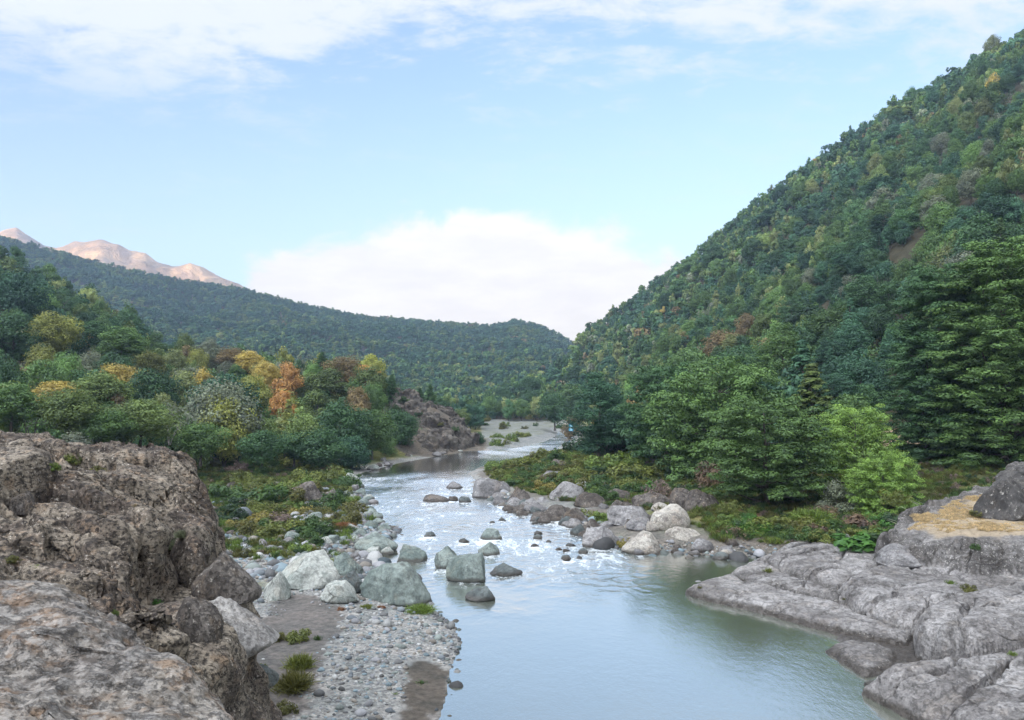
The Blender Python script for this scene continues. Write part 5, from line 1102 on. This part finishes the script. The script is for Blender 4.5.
def small_things():
    white, red, blue, dark = plain('white_paint', (.78, .78, .75)), plain('red_paint', (.5, .04, .03)), plain('blue_paint', (.05, .28, .42)), plain('dark_paint', (.03, .04, .05))
    x, y, z = at_d(664, 527, 82.0); V, Fc = tube([(0, 0, 0), (.02, 0, .45), (0, 0, .95)], [.05, .045, .04], 8)
    tag(link('marker_stake', mesh_np('marker_stake', V, Fc, True, mats=[white]), None, (x, y, z)), 'thin white stake standing behind the creamy white pitted boulder', 'stake')
    x, y, z = at_d(802, 378, 140.0); e = bpy.data.objects.new('marker_board', None); COL.objects.link(e); e.location = (x, y - 3, z); e.scale = (.6, .6, .6); tag(e, 'tiny red and white marker board among the trees of the right slope', 'marker')
    link('post', boxmesh('post', (.1, .1, 2.0), white), e, (.3, 0, 1.0)); link('board', boxmesh('board', (.65, .06, .6), red), e, (0, -.09, 1.5)); link('board', boxmesh('board', (.28, .06, .55), white), e, (-.5, -.09, 1.4))
    x, y, z = at_d(571, 431, 286.0); e = bpy.data.objects.new('kiosk', None); COL.objects.link(e); e.location = (x, y, z); tag(e, 'narrow blue hut-like booth far upstream beside the small reddish tree', 'booth')
    link('body', boxmesh('body', (1.5, 1.2, 2.6), blue, .05), e, (0, 0, 1.3)); link('door', boxmesh('door', (.8, .05, 2.0), plain('pale_blue', (.3, .55, .65))), e, (0, -.63, 1.15)); link('roof', boxmesh('roof', (1.7, 1.4, .15), dark), e, (0, 0, 2.68))
small_things()
# ------------------------------------------------------------------ words for everything that was set out in a loop
LM = [(597,415,'dark tree at the river bend'),(722,420,'widest layered tree'),(767,450,'front layered tree'),(857,450,'bright lime tree'),(942,370,'tallest black-green tree'),(822,340,'blue-black midslope tree'),(895,425,'dry clearing'),
 (262,450,'lone round dark tree'),(222,405,'broad blue-green tree'),(205,395,'golden yellow tree'),(287,380,'bright orange tree'),(52,335,'pale yellow-green tree'),(62,400,'wide ochre tree'),(345,370,'dark rusty tree'),(430,400,'pointed tree on the far cliff'),(640,370,'foot of the steep slope'),(545,375,'far bare cliff'),(720,225,'middle of the skyline'),(860,125,'upper skyline notch'),(985,60,'highest corner of the slope'),(590,330,'low end of the right skyline'),(100,300,'left skyline')]
LB = [(309,570,'cracked pale boulder'),(396,584,'largest green boulder'),(466,568,'big midstream boulder'),(491,488,'square grey spit boulder'),(590,500,'speckled brown boulder'),(668,517,'blocky tan boulder'),(642,543,'pale speckled boulder'),(685,537,'creamy pitted boulder'),(629,515,'smooth grey boulder'),(556,513,'broken brown shoreline rock'),(307,493,'mauve-brown boulder'),(376,545,'flat mossy boulder'),(373,470,'pale round upstream stone'),(262,450,'lone round dark tree'),(597,455,'dark tree at the bend'),(767,510,'trunk of the front layered tree'),(857,500,'bright lime tree'),(420,455,'foot of the far cliff'),(520,440,'far pale gravel'),(600,548,'layered grey boulder'),(440,498,'flat brown rock'),(880,690,'low lip of the rock shelf'),(945,500,'grey spiky bush'),(255,600,'tipped pale slab')]
MATW = {'brown_rock': 'brown', 'pale_rock': 'pale', 'tan_rock': 'tan', 'grey_rock': 'grey', 'wet_dark_rock': 'dark wet', 'greenish_rock': 'greenish', 'slab_rock': 'grey', 'black_rock': 'black'}
def rel(px, py, lms, up, down, scale):
    b = min(lms, key=lambda q: (q[0] - px) ** 2 + ((q[1] - py) * 1.3) ** 2); dx, dy = px - b[0], py - b[1]; d = math.hypot(dx, dy)
    side = ('right of' if dx > 0 else 'left of') if abs(dx) > abs(dy) * 1.2 else (down if dy > 0 else up)
    far = 'just ' if d < scale else '' if d < scale * 2.2 else 'well '
    return '%s%s the %s' % (far, side, b[2])
def write_labels():
    todo = {}
    for it in ITEMS:
        if it['words']: tag(it['o'], it['words'], it['cat']); it['o']['_d'] = 1; del it['o']['_d']; lab = it['words']
        else:
            if it['cat'] == 'tree':
                size = 'tall' if it['h'] > 11.2 else 'low' if it['h'] < 8.6 else 'medium'
                kd = {'round': 'round tree', 'layer': 'layered tree', 'tall': 'tall tree', 'cone': 'pointed tree', 'bare': 'bare tree'}[it['kind']]
                lab = '%s %s %s %s' % (size, it['color'], kd, rel(it['px'], it['py'], LM, 'uphill of', 'below', 26)); it['group'] = 'trees of the left wood' if it['px'] < 500 else 'trees of the right slope'
            elif it['cat'] == 'boulder':
                size = 'larger' if it['w'] > 15 else 'tiny' if it['w'] < 8 else 'small'; lab = '%s %s stone %s' % (size, MATW[it['mat']], rel(it['px'], it['py'], LB, 'behind', 'in front of', 14)); it['group'] = 'stones ' + it['zone']
            else:
                size = 'small' if it['w'] < 17 else 'wide' if it['w'] > 26 else 'medium'; lab = '%s %s %s %s' % (size, it['color'], {'scrub': 'shrub', 'spiky': 'spiky bush', 'broad': 'big-leaved plant', 'dry': 'dry bush', 'tuft': 'tuft'}[it['kind']], rel(it['px'], it['py'], LB, 'behind', 'in front of', 16)); it['group'] = 'shrubs ' + it['zone']
            todo.setdefault(lab, []).append(it)
        if it['words']: it['o']['label'] = lab
    num = {2: 'two', 3: 'three', 4: 'four', 5: 'five', 6: 'six', 7: 'seven', 8: 'eight', 9: 'nine'}; orde = ['leftmost', 'second from left', 'third from left', 'fourth from left', 'fifth from left', 'sixth from left', 'seventh from left', 'eighth from left']
    for lab, g in todo.items():
        g.sort(key=lambda i: i['px'])
        for k, it in enumerate(g):
            l = lab
            if len(g) == 2: l = lab + (', left one' if k == 0 else ', right one')
            elif len(g) > 2: l = lab + ', ' + ('rightmost' if k == len(g) - 1 else orde[min(k, 7)])
            if len(l.replace('-', '').split()) > 16: l = l.replace(' the ', ' ')
            tag(it['o'], l, it['cat'], it['group'])
    for it in ITEMS:
        if it['words'] and it['cat'] in ('tree',): it['o']['group'] = 'trees of the left wood' if it['px'] < 500 else 'trees of the right slope'
        nm = it['o'].name.split('.')[0]
        if it['cat'] == 'tree': it['o']['category'] = 'tree'
write_labels()
# ------------------------------------------------------------------ sky, sun, haze, camera
SUN_EL = R_(5.0); SUN_AZ = R_(-150)        # azimuth measured from +Y towards +X: behind the camera, to its left
def world():
    w = bpy.data.worlds.new('World'); scene.world = w; w.use_nodes = True; nt = w.node_tree; nt.nodes.clear()
    out = nnew(nt, 'ShaderNodeOutputWorld'); bg = nnew(nt, 'ShaderNodeBackground'); nt.links.new(bg.outputs[0], out.inputs[0])
    bg.inputs['Strength'].default_value = .15
    sky = nnew(nt, 'ShaderNodeTexSky', sky_type='NISHITA'); sky.sun_disc = False
    sky.sun_elevation = R_(14); sky.sun_rotation = SUN_AZ; sky.air_density = 1.0; sky.dust_density = .6; sky.ozone_density = 2.0
    tc = nnew(nt, 'ShaderNodeTexCoord').outputs['Generated']
    sp = nnew(nt, 'ShaderNodeSeparateXYZ'); nt.links.new(tc, sp.inputs[0]); x, y, z = (E(nt, sp.outputs[k]) for k in range(3))
    hyp = (x * x + y * y) ** .5
    el = z / hyp.max(.001)                                  # tan(elevation)
    az = nnew(nt, 'ShaderNodeMath', operation='ARCTAN2'); nt.links.new(x.s, az.inputs[0]); nt.links.new(y.s, az.inputs[1]); az = E(nt, az.outputs[0])
    # high thin cloud sheet seen in perspective
    zz = z.max(.02) + .12
    cv = nnew(nt, 'ShaderNodeCombineXYZ'); nt.links.new((x / zz).s, cv.inputs[0]); nt.links.new((y / zz).s, cv.inputs[1])
    c1 = noise(nt, mapping(nt, cv.outputs[0], (1.0, 1.6, 1), (0, 0, .35), (3.1, .4, 0)), 1.15, 9, .62, .5)
    c2 = noise(nt, mapping(nt, cv.outputs[0], (1.6, 2.4, 1), (0, 0, -.2), (0, 5, 0)), 4.2, 8, .65, .3)
    hi = (c1 * .58 + c2 * .42 + el.sst(.28, .52) * .17).sst(.51, .68) * el.sst(.27, .42)
    wisp = (c1 * .6 + c2 * .4).sst(.50, .72) * .35 * el.sst(.05, .2)
    # the cumulus bank low over the valley mouth
    cw = nnew(nt, 'ShaderNodeCombineXYZ'); nt.links.new(az.s, cw.inputs[0]); nt.links.new((el * 1.3).s, cw.inputs[1])
    b1 = noise(nt, cw.outputs[0], 7, 8, .58, .3); b0 = noise(nt, cw.outputs[0], 2.2, 3, .5)
    top = (1 - ((az + .02).abs() / .40) ** 2.4) * .205 + .035
    bank = (top - el + (b1 - .5) * .17 + (b0 - .5) * .05).sst(-.008, .022)
    shade = noise(nt, mapping(nt, cw.outputs[0], (1, 2.5, 1)), 9, 7, .6)
    S = E(nt, sky.outputs[0])
    base = mix(nt, 1.0, S, SKY_TINT, 'MULTIPLY')
    base = mix(nt, el.sst(.45, .0) * .30, base, HAZE_COL)
    cl = mix(nt, shade.sst(.3, .7), CLOUD_B, CLOUD_A)
    col = mix(nt, (hi * .95).max(wisp), base, CLOUD_HI)
    col = mix(nt, bank * .93, col, cl)
    glow = ((y * -.45 - x * .50 + z * .74).sst(.35, 1.0)) * GLOW + 1.0     # brightness added to the unseen sky behind and overhead, to light the valley
    gv = nnew(nt, 'ShaderNodeVectorMath', operation='SCALE'); nt.links.new(col.s, gv.inputs[0]); nt.links.new(glow.s, gv.inputs['Scale'])
    nt.links.new(gv.outputs[0], bg.inputs[0])
SKY_TINT = (1.12, 1.02, .98); HAZE_COL = (2.85, 3.0, 3.3); CLOUD_A = (5.0, 4.45, 3.85); CLOUD_B = (4.3, 3.8, 3.2); CLOUD_HI = (3.3, 3.4, 3.5)
EXPO = 1.0; GLOW = 4.0
world()
sl = bpy.data.lights.new('sun', 'SUN'); sl.energy = 5; sl.angle = R_(.5); sl.color = (1, .70, .38)
so = bpy.data.objects.new('sun', sl); COL.objects.link(so); so.location = (-600, -1000, 900)
from mathutils import Vector
sv = Vector((math.sin(SUN_AZ) * math.cos(SUN_EL), math.cos(SUN_AZ) * math.cos(SUN_EL), math.sin(SUN_EL)))
so.rotation_euler = (-sv).to_track_quat('-Z', 'Y').to_euler()

def haze():
    m, nt, out = new_mat('haze'); v = nnew(nt, 'ShaderNodeVolumePrincipled'); v.inputs['Color'].default_value = (.52, .68, 1, 1)
    v.inputs['Density'].default_value = HAZE; v.inputs['Anisotropy'].default_value = .2; nt.links.new(v.outputs[0], out.inputs['Volume'])
    x0, x1, y0, y1, z0, z1 = -3200, 3200, -3200, 3200, -3, 640
    V = [(x, y, z) for z in (z0, z1) for y in (y0, y1) for x in (x0, x1)]
    Fc = [(0, 2, 3, 1), (4, 5, 7, 6), (0, 1, 5, 4), (2, 6, 7, 3), (0, 4, 6, 2), (1, 3, 7, 5)]
    tag(link('haze', mesh_np('haze', V, np.array(Fc), False, mats=[m])), kind='stuff', label='thin blue evening haze filling the valley')
HAZE = .0002
haze()
cam = bpy.data.cameras.new('camera'); co = bpy.data.objects.new('camera', cam); COL.objects.link(co); scene.camera = co
co.location = (0, 0, EYE); co.rotation_euler = (math.pi / 2, 0, 0)
cam.sensor_width = 36; cam.lens = 36 * F / 1024; cam.shift_y = 40 / 1024; cam.clip_start = .1; cam.clip_end = 20000
scene.view_settings.view_transform = 'Standard'; scene.view_settings.look = 'None'; scene.view_settings.gamma = 1
scene.view_settings.use_curve_mapping = False; scene.view_settings.exposure = EXPO if 'EXPO' in globals() else 0
scene.cycles.volume_bounces = 0; scene.cycles.max_bounces = 5; scene.cycles.diffuse_bounces = 3; scene.cycles.glossy_bounces = 2; scene.cycles.transmission_bounces = 1
scene.cycles.use_denoising = True
